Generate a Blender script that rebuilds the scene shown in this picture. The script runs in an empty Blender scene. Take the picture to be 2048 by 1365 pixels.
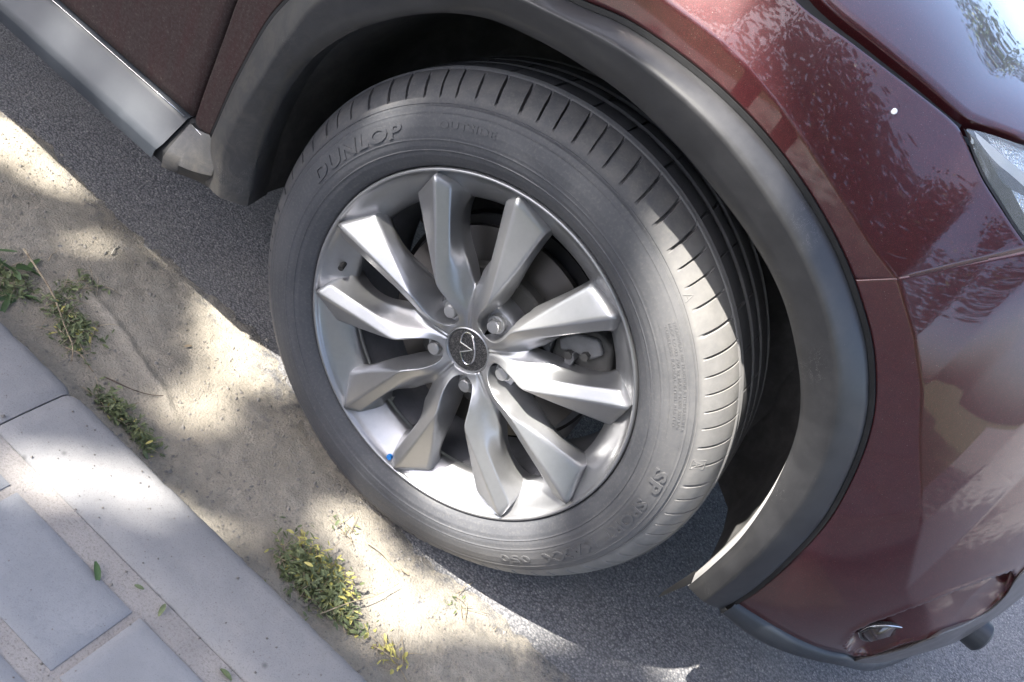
import bpy, bmesh, math, random
from mathutils import Vector, Matrix, noise
import numpy as np
random.seed(7)
ZH = 0.355                      # hub height above the road
# ------------------------------------------------------------------ camera, world, sun, exposure
SC = bpy.context.scene
C0 = np.array([0.23550754, -0.91539075, 0.73932921])
RM = np.array([[0.74649448, 0.48490058, 0.45565054], [0.64488745, -0.35855388, -0.67495133], [-0.16390903, 0.79769076, -0.58036479]])
FPX = 1800.0
cam = bpy.data.cameras.new('camera'); camo = bpy.data.objects.new('camera', cam); SC.collection.objects.link(camo)
cam.sensor_width = 36; cam.lens = 36 * FPX / 2048; cam.clip_start = 0.02; cam.clip_end = 500
_m = Matrix((RM[0], -RM[1], -RM[2])).transposed().to_4x4(); _m.translation = Vector((C0[0], C0[1], C0[2] + ZH)); camo.matrix_world = _m
SC.camera = camo
SUN = Vector((-0.42, -0.40, 0.82)).normalized()
world = bpy.data.worlds.new('World'); SC.world = world; world.use_nodes = True
wn = world.node_tree.nodes; wl = world.node_tree.links
sky = wn.new('ShaderNodeTexSky'); sky.sky_type = 'NISHITA'; sky.sun_disc = False
sky.dust_density = 4.5; sky.air_density = .8; sky.sun_elevation = math.asin(SUN.z); sky.sun_rotation = math.atan2(SUN.x, SUN.y)
wl.new(sky.outputs[0], wn['Background'].inputs[0]); wn['Background'].inputs[1].default_value = 0.15
sun = bpy.data.lights.new('sun', 'SUN'); sun.energy = 3.8; sun.angle = math.radians(0.6); sun.color = (1, .95, .86)
suno = bpy.data.objects.new('sun', sun); SC.collection.objects.link(suno); suno.rotation_euler = SUN.to_track_quat('Z', 'Y').to_euler(); suno.location = (-4, -4, 9)
SC.view_settings.view_transform = 'Standard'; SC.view_settings.look = 'None'; SC.view_settings.exposure = 2.45; SC.view_settings.gamma = 1
SC.view_settings.use_curve_mapping = False

# ------------------------------------------------------------------ helpers
def ray(u):
    d = RM.T @ np.array([(u[0] - 1024) / FPX, (u[1] - 682.5) / FPX, 1.0]); return d
def atY(u, y):
    d = ray(u); return C0 + (y - C0[1]) / d[1] * d
def atZ(u, z):                  # z relative to the hub
    d = ray(u); return C0 + (z - C0[2]) / d[2] * d
GZ = -ZH
def ground(u): p = atZ(u, GZ); return (p[0], p[1])
def sstep(a, b, t):
    t = min(1, max(0, (t - a) / (b - a))); return t * t * (3 - 2 * t)
def link(name, me, parent=None, mat=None):
    o = bpy.data.objects.new(name, me); SC.collection.objects.link(o)
    if mat is not None and not me.materials: me.materials.append(mat)
    if parent is not None: o.parent = parent
    return o
def mesh(name, vs, fs, mat=None, parent=None, smooth=True, sharp=None, zoff=True):
    me = bpy.data.meshes.new(name)
    if zoff: vs = [(v[0], v[1], v[2] + ZH) for v in vs]
    me.from_pydata(vs, [], fs); me.validate(); me.update()
    if smooth:
        me.polygons.foreach_set('use_smooth', [True] * len(me.polygons))
        if sharp: me.set_sharp_from_angle(angle=math.radians(sharp))
    return link(name, me, parent, mat)
def bmobj(name, bm, mat=None, parent=None, sharp=35, zoff=True):
    if zoff: bmesh.ops.translate(bm, verts=bm.verts, vec=(0, 0, ZH))
    me = bpy.data.meshes.new(name); bm.to_mesh(me); bm.free()
    me.polygons.foreach_set('use_smooth', [True] * len(me.polygons)); me.set_sharp_from_angle(angle=math.radians(sharp))
    return link(name, me, parent, mat)
def bevel(o, w, seg=2, ang=30):
    m = o.modifiers.new('bevel', 'BEVEL'); m.width = w; m.segments = seg; m.limit_method = 'ANGLE'; m.angle_limit = math.radians(ang); return o
def empty(name, loc=(0, 0, 0), parent=None):
    o = bpy.data.objects.new(name, None); SC.collection.objects.link(o); o.location = loc; o.empty_display_size = .1
    if parent: o.parent = parent
    return o
def tag(o, label=None, cat=None, group=None, kind=None):
    for k, v in (('label', label), ('category', cat), ('group', group), ('kind', kind)):
        if v: o[k] = v
    return o
def resample(pts, n):
    p = np.array(pts, float); d = np.r_[0, np.cumsum(np.linalg.norm(np.diff(p, axis=0), axis=1))]
    # smooth (catmull-rom like) interpolation on arc length
    t = np.linspace(0, d[-1], n); out = []
    m = np.zeros_like(p)
    for i in range(len(p)):
        a = max(i - 1, 0); b = min(i + 1, len(p) - 1); m[i] = (p[b] - p[a]) / max(d[b] - d[a], 1e-9)
    for x in t:
        i = min(max(np.searchsorted(d, x) - 1, 0), len(p) - 2); h = d[i + 1] - d[i]; s = (x - d[i]) / max(h, 1e-9)
        out.append((2*s**3-3*s**2+1)*p[i] + (s**3-2*s**2+s)*h*m[i] + (-2*s**3+3*s**2)*p[i+1] + (s**3-s**2)*h*m[i+1])
    return np.array(out)
def grid_faces(nr, nc, closed=False, flip=False):
    f = []
    for i in range(nr - 1):
        for j in range(nc if closed else nc - 1):
            k = (j + 1) % nc; q = (i * nc + j, i * nc + k, (i + 1) * nc + k, (i + 1) * nc + j); f.append(q[::-1] if flip else q)
    return f
def lathe(prof, n=180, a0=0, a1=2 * math.pi, closed=True, flip=False):   # prof (r, y) about the hub axis
    vs = []
    for r, y in prof:
        for k in range(n):
            a = a0 + (a1 - a0) * k / (n if closed else n - 1); vs.append((r * math.cos(a), y, r * math.sin(a)))
    return vs, grid_faces(len(prof), n, closed, flip)
def tube(pts, rad, seg=6, taper=None):
    vs = []; fs = []; pts = [Vector(p) for p in pts]
    for i, p in enumerate(pts):
        t = (pts[min(i + 1, len(pts) - 1)] - pts[max(i - 1, 0)]).normalized(); a = t.orthogonal().normalized(); b = t.cross(a)
        if i:                   # keep the frame from twisting
            a = (pa - t * pa.dot(t)).normalized(); b = t.cross(a)
        pa = a
        r = rad if taper is None else rad * (1 + (taper - 1) * i / (len(pts) - 1))
        for k in range(seg):
            an = 2 * math.pi * k / seg; vs.append(p + (a * math.cos(an) + b * math.sin(an)) * r)
    fs = grid_faces(len(pts), seg, True); n = len(pts)
    fs.append(tuple(range(seg))[::-1]); fs.append(tuple((n - 1) * seg + k for k in range(seg))); return [tuple(v) for v in vs], fs

# ------------------------------------------------------------------ materials
def mat(name, col=(.5, .5, .5), rough=.6, metal=0., coat=0., spec=.5):
    m = bpy.data.materials.new(name); m.use_nodes = True; nt = m.node_tree; b = nt.nodes['Principled BSDF']
    b.inputs['Base Color'].default_value = (*col, 1); b.inputs['Roughness'].default_value = rough; b.inputs['Metallic'].default_value = metal
    b.inputs['Coat Weight'].default_value = coat; b.inputs['Coat Roughness'].default_value = .03; b.inputs['Specular IOR Level'].default_value = spec
    return m
class N:
    def __init__(s, m): s.m = m; s.t = m.node_tree; s.b = s.t.nodes['Principled BSDF']; s.tc = s.t.nodes.new('ShaderNodeNewGeometry').outputs['Position']
    def link(s, a, b): s.t.links.new(a, b)
    def noise(s, scale, detail=4, rough=.6, vec=None, dist=0.):
        n = s.t.nodes.new('ShaderNodeTexNoise'); n.inputs['Scale'].default_value = scale; n.inputs['Detail'].default_value = detail; n.inputs['Roughness'].default_value = rough
        n.inputs['Distortion'].default_value = dist; s.link(vec or s.tc, n.inputs['Vector']); return n.outputs['Fac']
    def voro(s, scale, feat='F1', out='Distance', vec=None):
        n = s.t.nodes.new('ShaderNodeTexVoronoi'); n.feature = feat; n.inputs['Scale'].default_value = scale; s.link(vec or s.tc, n.inputs['Vector']); return n.outputs[out]
    def map(s, scale, rot=(0, 0, 0)):
        n = s.t.nodes.new('ShaderNodeMapping'); n.inputs['Scale'].default_value = scale; n.inputs['Rotation'].default_value = rot; s.link(s.tc, n.inputs['Vector']); return n.outputs[0]
    def ramp(s, fac, stops):
        n = s.t.nodes.new('ShaderNodeValToRGB'); e = n.color_ramp.elements
        while len(e) < len(stops): e.new(.5)
        for i, (p, c) in enumerate(stops):
            e[i].position = p; e[i].color = (*c, 1) if len(c) == 3 else c
        s.link(fac, n.inputs[0]); return n.outputs[0]
    def mix(s, fac, a, b, mode='MIX'):
        n = s.t.nodes.new('ShaderNodeMix'); n.data_type = 'RGBA'; n.blend_type = mode
        for v, k in ((fac, 0), (a, 6), (b, 7)):
            if hasattr(v, 'node'): s.link(v, n.inputs[k])
            elif k == 0: n.inputs[0].default_value = v
            else: n.inputs[k].default_value = (*v, 1)
        return n.outputs[2]
    def math(s, op, a, b=0.):
        n = s.t.nodes.new('ShaderNodeMath'); n.operation = op
        for v, k in ((a, 0), (b, 1)):
            if hasattr(v, 'node'): s.link(v, n.inputs[k])
            else: n.inputs[k].default_value = v
        return n.outputs[0]
    def g(s, v): return (v, v, v)
    def color(s, o): s.link(o, s.b.inputs['Base Color'])
    def rough(s, o): s.link(o, s.b.inputs['Roughness'])
    def bump(s, h, strength=.5, dist=.001):
        n = s.t.nodes.new('ShaderNodeBump'); n.inputs['Strength'].default_value = strength; n.inputs['Distance'].default_value = dist
        s.link(h, n.inputs['Height']); s.link(n.outputs[0], s.b.inputs['Normal']); return n
G = lambda v: (v, v, v)
# asphalt: angular fine stones
M_asph = mat('asphalt', rough=.85); n = N(M_asph)
v1 = n.voro(260); v1c = n.voro(260, out='Color'); nn = n.noise(900, 2); big = n.noise(3.5, 4); mid = n.noise(60, 3)
sep = n.t.nodes.new('ShaderNodeSeparateColor'); n.link(v1c, sep.inputs[0])
c = n.ramp(sep.outputs[0], [(0, (.155, .154, .16)), (.55, (.205, .203, .209)), (.9, (.25, .246, .248)), (1, (.36, .35, .33))])
c = n.mix(n.ramp(v1, [(.35, G(0)), (.75, G(1))]), c, (.095, .096, .105))
c = n.mix(n.ramp(big, [(.45, G(0)), (.75, G(.45))]), c, (.21, .2, .185)); n.color(c)
n.bump(n.math('SUBTRACT', n.math('MULTIPLY', nn, .35), v1), .6, .0025)
# dusty sand
M_sand = mat('sand', rough=.95); n = N(M_sand)
a = n.noise(5, 5); b = n.noise(55, 5, .7); d = n.noise(420, 3, .7); vv = n.voro(260)
c = n.ramp(a, [(.3, (.25, .222, .178)), (.6, (.33, .300, .250)), (.8, (.39, .362, .315))])
c = n.mix(n.ramp(b, [(.38, G(.35)), (.56, G(0))]), c, (.16, .15, .13))
sy = n.t.nodes.new('ShaderNodeSeparateXYZ'); n.link(n.tc, sy.inputs[0]); moss = n.math('ADD', sy.outputs[1], n.math('MULTIPLY', n.noise(12, 4, .7), .16)); c = n.mix(n.ramp(n.math('ADD', moss, .3), [(.07, G(.75)), (.15, G(0))]), c, (.15, .128, .082))
sp = n.t.nodes.new('ShaderNodeAttribute'); sp.attribute_name = 'dust'; sp.attribute_type = 'GEOMETRY'
grit = n.mix(n.ramp(vv, [(.25, G(0)), (.7, G(1))]), (.16, .158, .16), (.085, .085, .09))
mask = n.math('ADD', n.math('MULTIPLY', n.math('SUBTRACT', n.noise(38, 4, .75), .5), 1.6), sp.outputs['Fac'])
c = n.mix(n.ramp(mask, [(.28, G(0)), (.72, G(1))]), grit, c)
c = n.mix(n.ramp(d, [(.3, G(.4)), (.45, G(0))]), c, (.07, .06, .05)); n.color(c)
n.bump(n.math('ADD', n.math('MULTIPLY', b, 1.2), n.math('SUBTRACT', d, n.math('MULTIPLY', vv, .6))), .6, .003)
M_kerb = mat('kerb_concrete', rough=.9); n = N(M_kerb)
a = n.noise(7, 5); b = n.noise(90, 4, .7); d = n.noise(500, 3, .7); pit = n.voro(45)
c = n.ramp(a, [(.3, (.195, .197, .203)), (.55, (.24, .237, .238)), (.75, (.285, .272, .26))])
c = n.mix(n.ramp(b, [(.3, G(.4)), (.5, G(0))]), c, (.2, .195, .195)); c = n.mix(n.ramp(d, [(.33, G(.55)), (.45, G(0))]), c, (.12, .12, .12))
c = n.mix(n.ramp(n.voro(14), [(.02, G(.8)), (.07, G(0))]), c, (.11, .11, .11)); n.color(c)
n.bump(n.math('ADD', b, n.math('MULTIPLY', d, .6)), .35, .002)
M_paver = mat('paver_stone', rough=.85); n = N(M_paver)
a = n.noise(9, 4); d = n.noise(600, 3, .7); b = n.noise(120, 4, .7)
oi = n.t.nodes.new('ShaderNodeObjectInfo')
c = n.ramp(a, [(.3, (.185, .193, .208)), (.7, (.24, .248, .262))]); c = n.mix(n.ramp(b, [(.35, G(.35)), (.5, G(0))]), c, (.17, .18, .2))
c = n.mix(n.ramp(d, [(.32, G(.5)), (.45, G(0))]), c, (.11, .115, .13)); c = n.mix(n.ramp(oi.outputs['Random'], [(0, G(0)), (1, G(.3))]), c, (.3, .29, .28)); n.color(c)
n.bump(n.math('ADD', b, d), .25, .0015)
M_mortar = mat('mortar', rough=.95); n = N(M_mortar)
a = n.noise(14, 5); d = n.noise(300, 4, .7); c = n.ramp(a, [(.3, (.235, .222, .215)), (.7, (.32, .298, .28))]); c = n.mix(n.ramp(d, [(.35, G(.6)), (.5, G(0))]), c, (.16, .145, .13)); n.color(c)
n.bump(d, .6, .003)
# car paint
def paint(name, dirt=0.):
    m = mat(name, (.13, .018, .022), .34, .35, 1.0); n = N(m)
    fl = n.voro(2600, out='Color'); sp = n.t.nodes.new('ShaderNodeSeparateColor'); n.link(fl, sp.inputs[0])
    c = n.ramp(sp.outputs[0], [(0, (.040, .0060, .0085)), (.8, (.062, .0098, .0135)), (1, (.15, .026, .028))])
    dust = n.noise(70, 4, .75)
    c = n.mix(n.ramp(dust, [(.45, G(.005)), (.8, G(.035))]), c, (.25, .21, .18))
    if dirt:
        st = n.noise(55, 4, .6, n.map((1, 1, .12), (0, .25, 0))); s2 = n.noise(240, 4, .8); f = n.math('ADD', n.math('MULTIPLY', st, .6), n.math('MULTIPLY', s2, .45))
        f = n.ramp(f, [(.26, G(.45)), (.56, G(dirt))]); c = n.mix(f, c, n.ramp(s2, [(.35, (.036, .024, .022)), (.6, (.062, .045, .042)), (.72, (.12, .1, .09))]))
        n.rough(n.ramp(f, [(0, G(.35)), (.6, G(.85))])); n.link(n.ramp(f, [(0, G(1)), (.5, G(.05))]), n.b.inputs['Coat Weight'])
    spk = n.noise(900, 2, .5); c = n.mix(n.ramp(spk, [(.72, G(0)), (.76, G(.5))]), c, (.5, .45, .4)); n.color(c)
    return m
M_paint = paint('red_paint'); M_pdirt = paint('dirty_red_paint', .95)
def plastic(name, col, rough, scuff=.3, coat=0.):
    m = mat(name, col, rough, 0, coat); n = N(m); a = n.noise(30, 5, .7); b = n.noise(350, 4, .75)
    c = n.mix(n.ramp(a, [(.4, G(0)), (.75, G(scuff))]), col, tuple(min(1, x * 2.4 + .03) for x in col))
    c = n.mix(n.ramp(b, [(.66, G(0)), (.75, G(scuff * 1.4))]), c, (.25, .24, .22)); n.color(c)
    n.rough(n.ramp(a, [(.3, G(rough)), (.8, G(min(1, rough + .2)))])); n.bump(b, .08, .0006); return m
M_flare = plastic('grey_plastic', (.030, .030, .032), .38, .22, .1)
n = N(M_flare); _o = M_flare.node_tree.nodes['Principled BSDF'].inputs['Base Color'].links[0].from_socket
sx = n.t.nodes.new('ShaderNodeSeparateXYZ'); n.link(n.tc, sx.inputs[0])
mud = n.math('MULTIPLY', n.ramp(n.math('ADD', n.math('MULTIPLY', sx.outputs[0], -1), .2), [(.50, G(0)), (.62, G(1))]), n.ramp(n.noise(24, 6, .75, dist=1.5), [(.44, G(.08)), (.62, G(.55))]))
_o = n.mix(mud, _o, (.085, .078, .068))
scr = n.noise(26, 5, .8, n.map((1, 1, .35), (0, .6, 0)), 3.); scr = n.ramp(scr, [(.495, G(0)), (.5, G(1)), (.503, G(0))]); scr = n.math('MULTIPLY', scr, n.ramp(n.noise(11, 3), [(.56, G(0)), (.64, G(.55))]))
n.color(n.mix(scr, _o, (.3, .29, .28)))
M_black = plastic('black_plastic', (.012, .012, .013), .55, .2)
M_liner = plastic('liner_plastic', (.06, .058, .058), .75, .45)
M_sill = plastic('satin_sill_plastic', (.030, .035, .043), .36, .12, .05)
# rubber
def rubber(name, dust):
    m = mat(name, (.03, .03, .033), .62, spec=.45); n = N(m); a = n.noise(14, 5, .65); b = n.noise(260, 4, .7)
    c = n.ramp(a, [(.3, (.050, .053, .062)), (.7, (.076, .078, .087))])
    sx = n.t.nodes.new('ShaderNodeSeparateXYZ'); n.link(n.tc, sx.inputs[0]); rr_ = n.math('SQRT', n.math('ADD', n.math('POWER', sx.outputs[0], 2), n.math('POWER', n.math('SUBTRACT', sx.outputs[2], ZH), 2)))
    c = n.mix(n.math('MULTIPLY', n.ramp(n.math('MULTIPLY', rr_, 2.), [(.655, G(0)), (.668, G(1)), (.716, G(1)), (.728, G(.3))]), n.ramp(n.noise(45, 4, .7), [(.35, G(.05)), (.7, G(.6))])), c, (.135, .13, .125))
    sunlit_side = n.math('MULTIPLY', n.ramp(n.math('ADD', sx.outputs[0], n.math('MULTIPLY', n.noise(9, 3), .12)), [(.14, G(0)), (.27, G(1))]), n.ramp(rr_, [(.270, G(0)), (.30, G(.3)), (.326, G(.45)), (.332, G(1)), (.362, G(1)), (.366, G(0))])); c = n.mix(n.math('MULTIPLY', sunlit_side, n.ramp(n.noise(30, 4, .7), [(.3, G(.45)), (.7, G(.8))])), c, (.29, .28, .265)); c = n.mix(n.ramp(b, [(.5, G(0)), (.8, G(dust))]), c, (.2, .19, .175)); n.color(c)  # forward shoulder and sidewall: sunshine put into the rubber colour, then all-over dust
    n.rough(n.ramp(a, [(.3, G(.5)), (.8, G(.72))])); n.bump(b, .12, .0006); return m
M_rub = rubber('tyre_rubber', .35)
M_rim = mat('silver_alloy', (.46, .465, .48), .36, .75, .12); n = N(M_rim)
b = n.noise(120, 4, .7); n.color(n.ramp(b, [(.3, (.37, .373, .385)), (.65, (.395, .398, .41))])); n.rough(n.ramp(n.noise(25, 3), [(.3, G(.31)), (.75, G(.35))]))
M_barrel = plastic('brake_dusted_alloy', (.15, .152, .168), .6, .25)
M_chrome = mat('chrome', (.75, .75, .76), .16, 1)
M_nut = mat('nut_steel', (.5, .5, .5), .42, .8)
M_cap = mat('cap_black', (.02, .02, .022), .45); n = N(M_cap); b = n.noise(500, 4, .7); n.color(n.ramp(b, [(.45, (.018, .018, .02)), (.7, (.16, .155, .15))]))
M_disc = mat('brake_steel', (.42, .39, .37), .38, .9); n = N(M_disc)
gp = n.t.nodes.new('ShaderNodeTexWave'); gp.wave_type = 'RINGS'; gp.rings_direction = 'Y'; gp.inputs['Scale'].default_value = 300; gp.inputs['Distortion'].default_value = 3; gp.inputs['Detail'].default_value = 3
mp = n.t.nodes.new('ShaderNodeMapping'); mp.inputs['Location'].default_value = (0, 0, -ZH); n.link(n.tc, mp.inputs['Vector']); n.link(mp.outputs[0], gp.inputs['Vector'])
n.color(n.ramp(gp.outputs['Fac'], [(0, (.15, .14, .135)), (1, (.20, .19, .18))])); n.bump(gp.outputs['Fac'], .05, .0002)
M_cast = plastic('cast_iron', (.06, .058, .055), .6, .4)
M_alu = plastic('cast_aluminium', (.15, .15, .155), .5, .3)
M_blue = mat('blue_paint_dot', (.03, .25, .75), .5)
M_white = mat('white_chip', (.8, .8, .78), .6)
M_glass = mat('lamp_glass', (.85, .92, .95), .02, 0, 0); M_glass.node_tree.nodes['Principled BSDF'].inputs['Transmission Weight'].default_value = .85; M_glass.node_tree.nodes['Principled BSDF'].inputs['IOR'].default_value = 1.45
M_refl = mat('lamp_reflector', (.75, .78, .8), .2, 1); n = N(M_refl); n.bump(n.voro(500), .6, .002)

# ------------------------------------------------------------------ SETTING
def slab(name, x0, x1, y0, y1, ztop, th, mat_, parent=None):
    bm = bmesh.new(); bmesh.ops.create_cube(bm, size=1, matrix=Matrix.Translation(((x0+x1)/2, (y0+y1)/2, ztop - th/2)) @ Matrix.Diagonal((x1-x0, y1-y0, th, 1)))
    return bmobj(name, bm, mat_, parent)
road = mesh('road', [(-60, -.6, GZ), (60, -.6, GZ), (60, 9, GZ), (-60, 9, GZ)], [(0, 1, 2, 3)], M_asph, smooth=False); tag(road, kind='structure')
M_lawn = mat('lawn', (.05, .07, .025), .9); n = N(M_lawn); n.color(n.ramp(n.noise(4, 5), [(.35, (.03, .045, .016)), (.7, (.085, .1, .04))]))
far = mesh('ground', [(-150, -150, GZ - .012), (150, -150, GZ - .012), (150, 150, GZ - .012), (-150, 150, GZ - .012)], [(0, 1, 2, 3)], M_lawn, smooth=False); tag(far, kind='structure')

# dusty sand in the gutter: a height field that thins out and dips under the asphalt at its edge
edge_px = [(-300, -20), (-100, 110), (0, 200), (130, 290), (250, 425), (400, 545), (545, 662), (600, 762), (690, 862), (760, 960), (850, 1085), (960, 1165), (1060, 1250), (1140, 1325), (1250, 1400), (1400, 1520)]
edge = np.array([ground(u) for u in edge_px])
ridge_px = [(150, 560), (180, 592), (230, 650), (280, 722), (330, 795), (348, 838), (372, 880)]
ridge = np.array([ground(u) for u in ridge_px])
KY = -.255                       # kerb's road-side face
def edge_y(x): return float(np.interp(x, edge[:, 0], edge[:, 1]))
NX, NY = 520, 110; X0, X1 = -1.7, 1.0
vs = []; dust = []
for i in range(NX):
    x = X0 + (X1 - X0) * i / (NX - 1); ye = edge_y(x)
    for j in range(NY):
        y = KY - .02 + (ye + .035 - (KY - .02)) * j / (NY - 1); dd = ye - y
        h = .006 * sstep(-.004, .05, dd) + .003 * (noise.noise(Vector((x * 9, y * 9, 0)))) * sstep(0, .05, dd) + .0022 * noise.noise(Vector((x * 42, y * 42, 3)))
        h += .012 * math.exp(-max(0, y - KY) / .05) * (.6 + .8 * noise.noise(Vector((x * 5, 0, 7))))
        rdg = 0
        if ridge[0, 0] < x < ridge[-1, 0]:
            yr = float(np.interp(x, ridge[:, 0], ridge[:, 1])); yr += .004 * noise.noise(Vector((x * 30, 1, 1)))
            w = sstep(ridge[0, 0], ridge[0, 0] + .05, x) * (1 - sstep(ridge[-1, 0] - .07, ridge[-1, 0], x))
            h += w * .0045 * math.exp(-((y - yr) / .007) ** 2); rdg = w * math.exp(-((y - yr) / .008) ** 2)
        g = .95 * sstep(-.01, .16, dd) + .25 * noise.noise(Vector((x * 6, y * 6, 5)))
        if x < -.25: g += .25 * sstep(-.25, -.8, x) * sstep(.16, .0, dd) 
        vs.append((x, y, GZ - .0035 + h)); dust.append(min(1.2, max(-.2, .42 + .6 * g + .7 * rdg)))
gut = mesh('sand', vs, grid_faces(NX, NY), M_sand); tag(gut, kind='structure')
at_ = gut.data.attributes.new('dust', 'FLOAT', 'POINT'); at_.data.foreach_set('value', dust)

# kerb: stones laid end to end, worn road-side edge
ZK = -.275
kerb = empty('kerb', (0, KY - .1, 0)); tag(kerb, kind='structure')
def kerb_stone(x0, x1):
    n = max(2, int((x1 - x0) / .012)); prof = []
    vs = []
    yb = -.374
    pr = [(yb, GZ - .05), (yb, ZK - .006), (yb + .004, ZK - .001), (yb + .03, ZK), (KY - .06, ZK), (KY - .02, ZK - .0005), (KY - .008, ZK - .004), (KY - .002, ZK - .011), (KY, ZK - .03), (KY, GZ - .05)]
    for i in range(n + 1):
        x = x0 + (x1 - x0) * i / n
        e = min(x - x0, x1 - x) ; rd = .003 * max(0, 1 - e / .008)
        for j, (y, z) in enumerate(pr):
            w = .0016 * noise.noise(Vector((x * 18, 2, 2))) + .0014 * noise.noise(Vector((x * 70, 5, 2)))
            chip = .006 * max(0, noise.noise(Vector((x * 22, 9, 9))) - .25) if 5 <= j <= 7 else 0
            vs.append((x, y + (w if j >= 5 else w * .4 * (j < 4)) - chip - (rd if j > 5 else 0), z - rd * (j not in (0, 9)) - chip * .6 + .0008 * noise.noise(Vector((x * 12, y * 12, 1))) * (j in (3, 4))))
    fs = grid_faces(n + 1, len(pr)); L = len(pr); fs.append(tuple(range(L))); fs.append(tuple(n * L + k for k in range(L))[::-1])
    o = mesh('kerb_stone', vs, fs, M_kerb, sharp=50); o.parent = kerb; o.matrix_parent_inverse = Matrix.Translation((0, -(KY - .1), 0)); return o
J = -.361
for a, b in ((J - 2.0, J - 1.001), (J - 1.0, J - .0012), (J + .0012, J + 1.0), (J + 1.003, J + 2.0)): kerb_stone(a, b)
# pavement: pavers in running bond along the kerb with wide mortar joints
pav = empty('pavement', (0, -1, 0)); tag(pav, kind='structure')
def child(o, p): o.parent = p; o.matrix_parent_inverse = Matrix.Translation(-p.location); return o
vs = []; NXm, NYm = 240, 160
for i in range(NXm):
    for j in range(NYm):
        x = -2.4 + 4.8 * i / (NXm - 1); y = -3.0 + (3.0 - .374) * j / (NYm - 1)
        vs.append((x, y, ZK - .0035 + .0012 * noise.noise(Vector((x * 30, y * 30, 0)))))
child(mesh('mortar', vs, grid_faces(NXm, NYm), M_mortar), pav)
def paver_mesh(lx, ly, seed):
    rnd = random.Random(seed); nx = 26; ny = 14; vs = []; B = .003
    for i in range(nx):
        for j in range(ny):
            u = i / (nx - 1); v = j / (ny - 1)
            x = u * lx; y = v * ly; e = min(x, lx - x, y, ly - y)
            vs.append((x, y, -.003 * (e < 1e-6) + .0006 * noise.noise(Vector((x * 12, y * 12, seed)))))
    nb = len(vs); fs = grid_faces(nx, ny)
    ring = [i * ny for i in range(nx)] + [(nx - 1) * ny + j for j in range(1, ny)] + [i * ny + ny - 1 for i in range(nx - 2, -1, -1)] + [j for j in range(ny - 2, 0, -1)]
    for k in ring: x, y, z = vs[k]; vs.append((x + rnd.uniform(-.0008, .0008), y + rnd.uniform(-.0008, .0008), z - .04))
    L = len(ring)
    for k in range(L): fs.append((ring[k], ring[(k + 1) % L], nb + (k + 1) % L, nb + k)[::-1])
    me = bpy.data.meshes.new('paver'); me.from_pydata(vs, [], fs); me.update(); me.polygons.foreach_set('use_smooth', [True] * len(me.polygons)); me.set_sharp_from_angle(angle=.6); me.materials.append(M_paver); return me
PX, PY, JX, JY = .205, .105, .012, .026
pmes = [paver_mesh(PX, PY, s) for s in range(4)]
rnd = random.Random(3)
for r in range(17):
    y1 = -.409 - r * (PY + JY); off = 0 if r % 2 == 0 else (PX + JX) / 2
    for k in range(-9, 9):
        x0 = -.062 - PX + k * (PX + JX) + off
        o = bpy.data.objects.new('paver', rnd.choice(pmes)); SC.collection.objects.link(o); o.parent = pav; o.matrix_parent_inverse = Matrix.Translation((0, 1, 0))
        o.location = (x0 + rnd.uniform(-.001, .001), y1 - PY, ZK + ZH + rnd.uniform(.0005, .002)); o.rotation_euler = (rnd.uniform(-.004, .004), rnd.uniform(-.003, .003), rnd.uniform(-.006, .006))

# ------------------------------------------------------------------ CAR
car = empty('parked_car'); tag(car, 'dark red car parked beside the kerb, silver ten-spoke wheel under grey arch trim', 'car')
# body side: depth y of the skin over (x forward, z up), hub-relative
def base(x, z):
    xp = max(0, x); y = -.03 + .35 * xp * xp + 4 * max(0, x - .5) ** 3
    y += (max(0, .1 - z) ** 2) * sstep(0, .3, x)
    y += .06 * max(0, .3 - z) * sstep(-.1, -.4, x)
    return y
def hit(u, fn, off=0.):
    d = ray(u); lo = 0.3; t = lo; step = .01; prev = None
    while t < 4:
        p = C0 + t * d
        s = fn(p[0], p[2]) + off
        if s is not None and p[1] >= s:
            a, b = t - step, t
            for _ in range(30):
                m = (a + b) / 2; q = C0 + m * d
                if q[1] >= fn(q[0], q[2]) + off: b = m
                else: a = m
            q = C0 + b * d; return (q[0], q[2])
        t += step
    raise ValueError(('miss', u))
crease_px = [(1330, 0), (1380, 36), (1440, 82), (1500, 141), (1560, 212), (1615, 290), (1660, 360), (1700, 425), (1745, 495), (1798, 562)]
crA = [hit(u, base) for u in crease_px]
crA = [(-1.6, .535), (-.9, .54), (-.4, .545), (-.15, .542)] + [p for p in crA if p[0] > -.1]
crB = crA + [hit(u, base) for u in ((1830, 680), (1843, 780), (1838, 880))] + [(.56, .20), (.62, .10), (.8, -.05), (1.2, -.3)]
_cx = np.array([p[0] for p in crB]); _cz = np.array([p[1] for p in crB])
def zA(x): return float(np.interp(x, _cx, _cz))
def surf(x, z):
    y = base(x, z); t = z - zA(x)
    if t > 0:
        m = 1 - .72 * sstep(.28, .5, x); h = .215; L = .115; tc = min(t, .95 * h) if x < .34 else t
        g1 = -L * math.log(max(1e-3, 1 - min(t, h * .93) / h)) + max(0, t - h * .93) * 8
        g2 = .28 * t + .5 * t * t
        w = sstep(.28, .46, x); y += g1 * (1 - w) + g2 * w
    return y
S = lambda u, off=0.: hit(u, surf, off)
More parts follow.
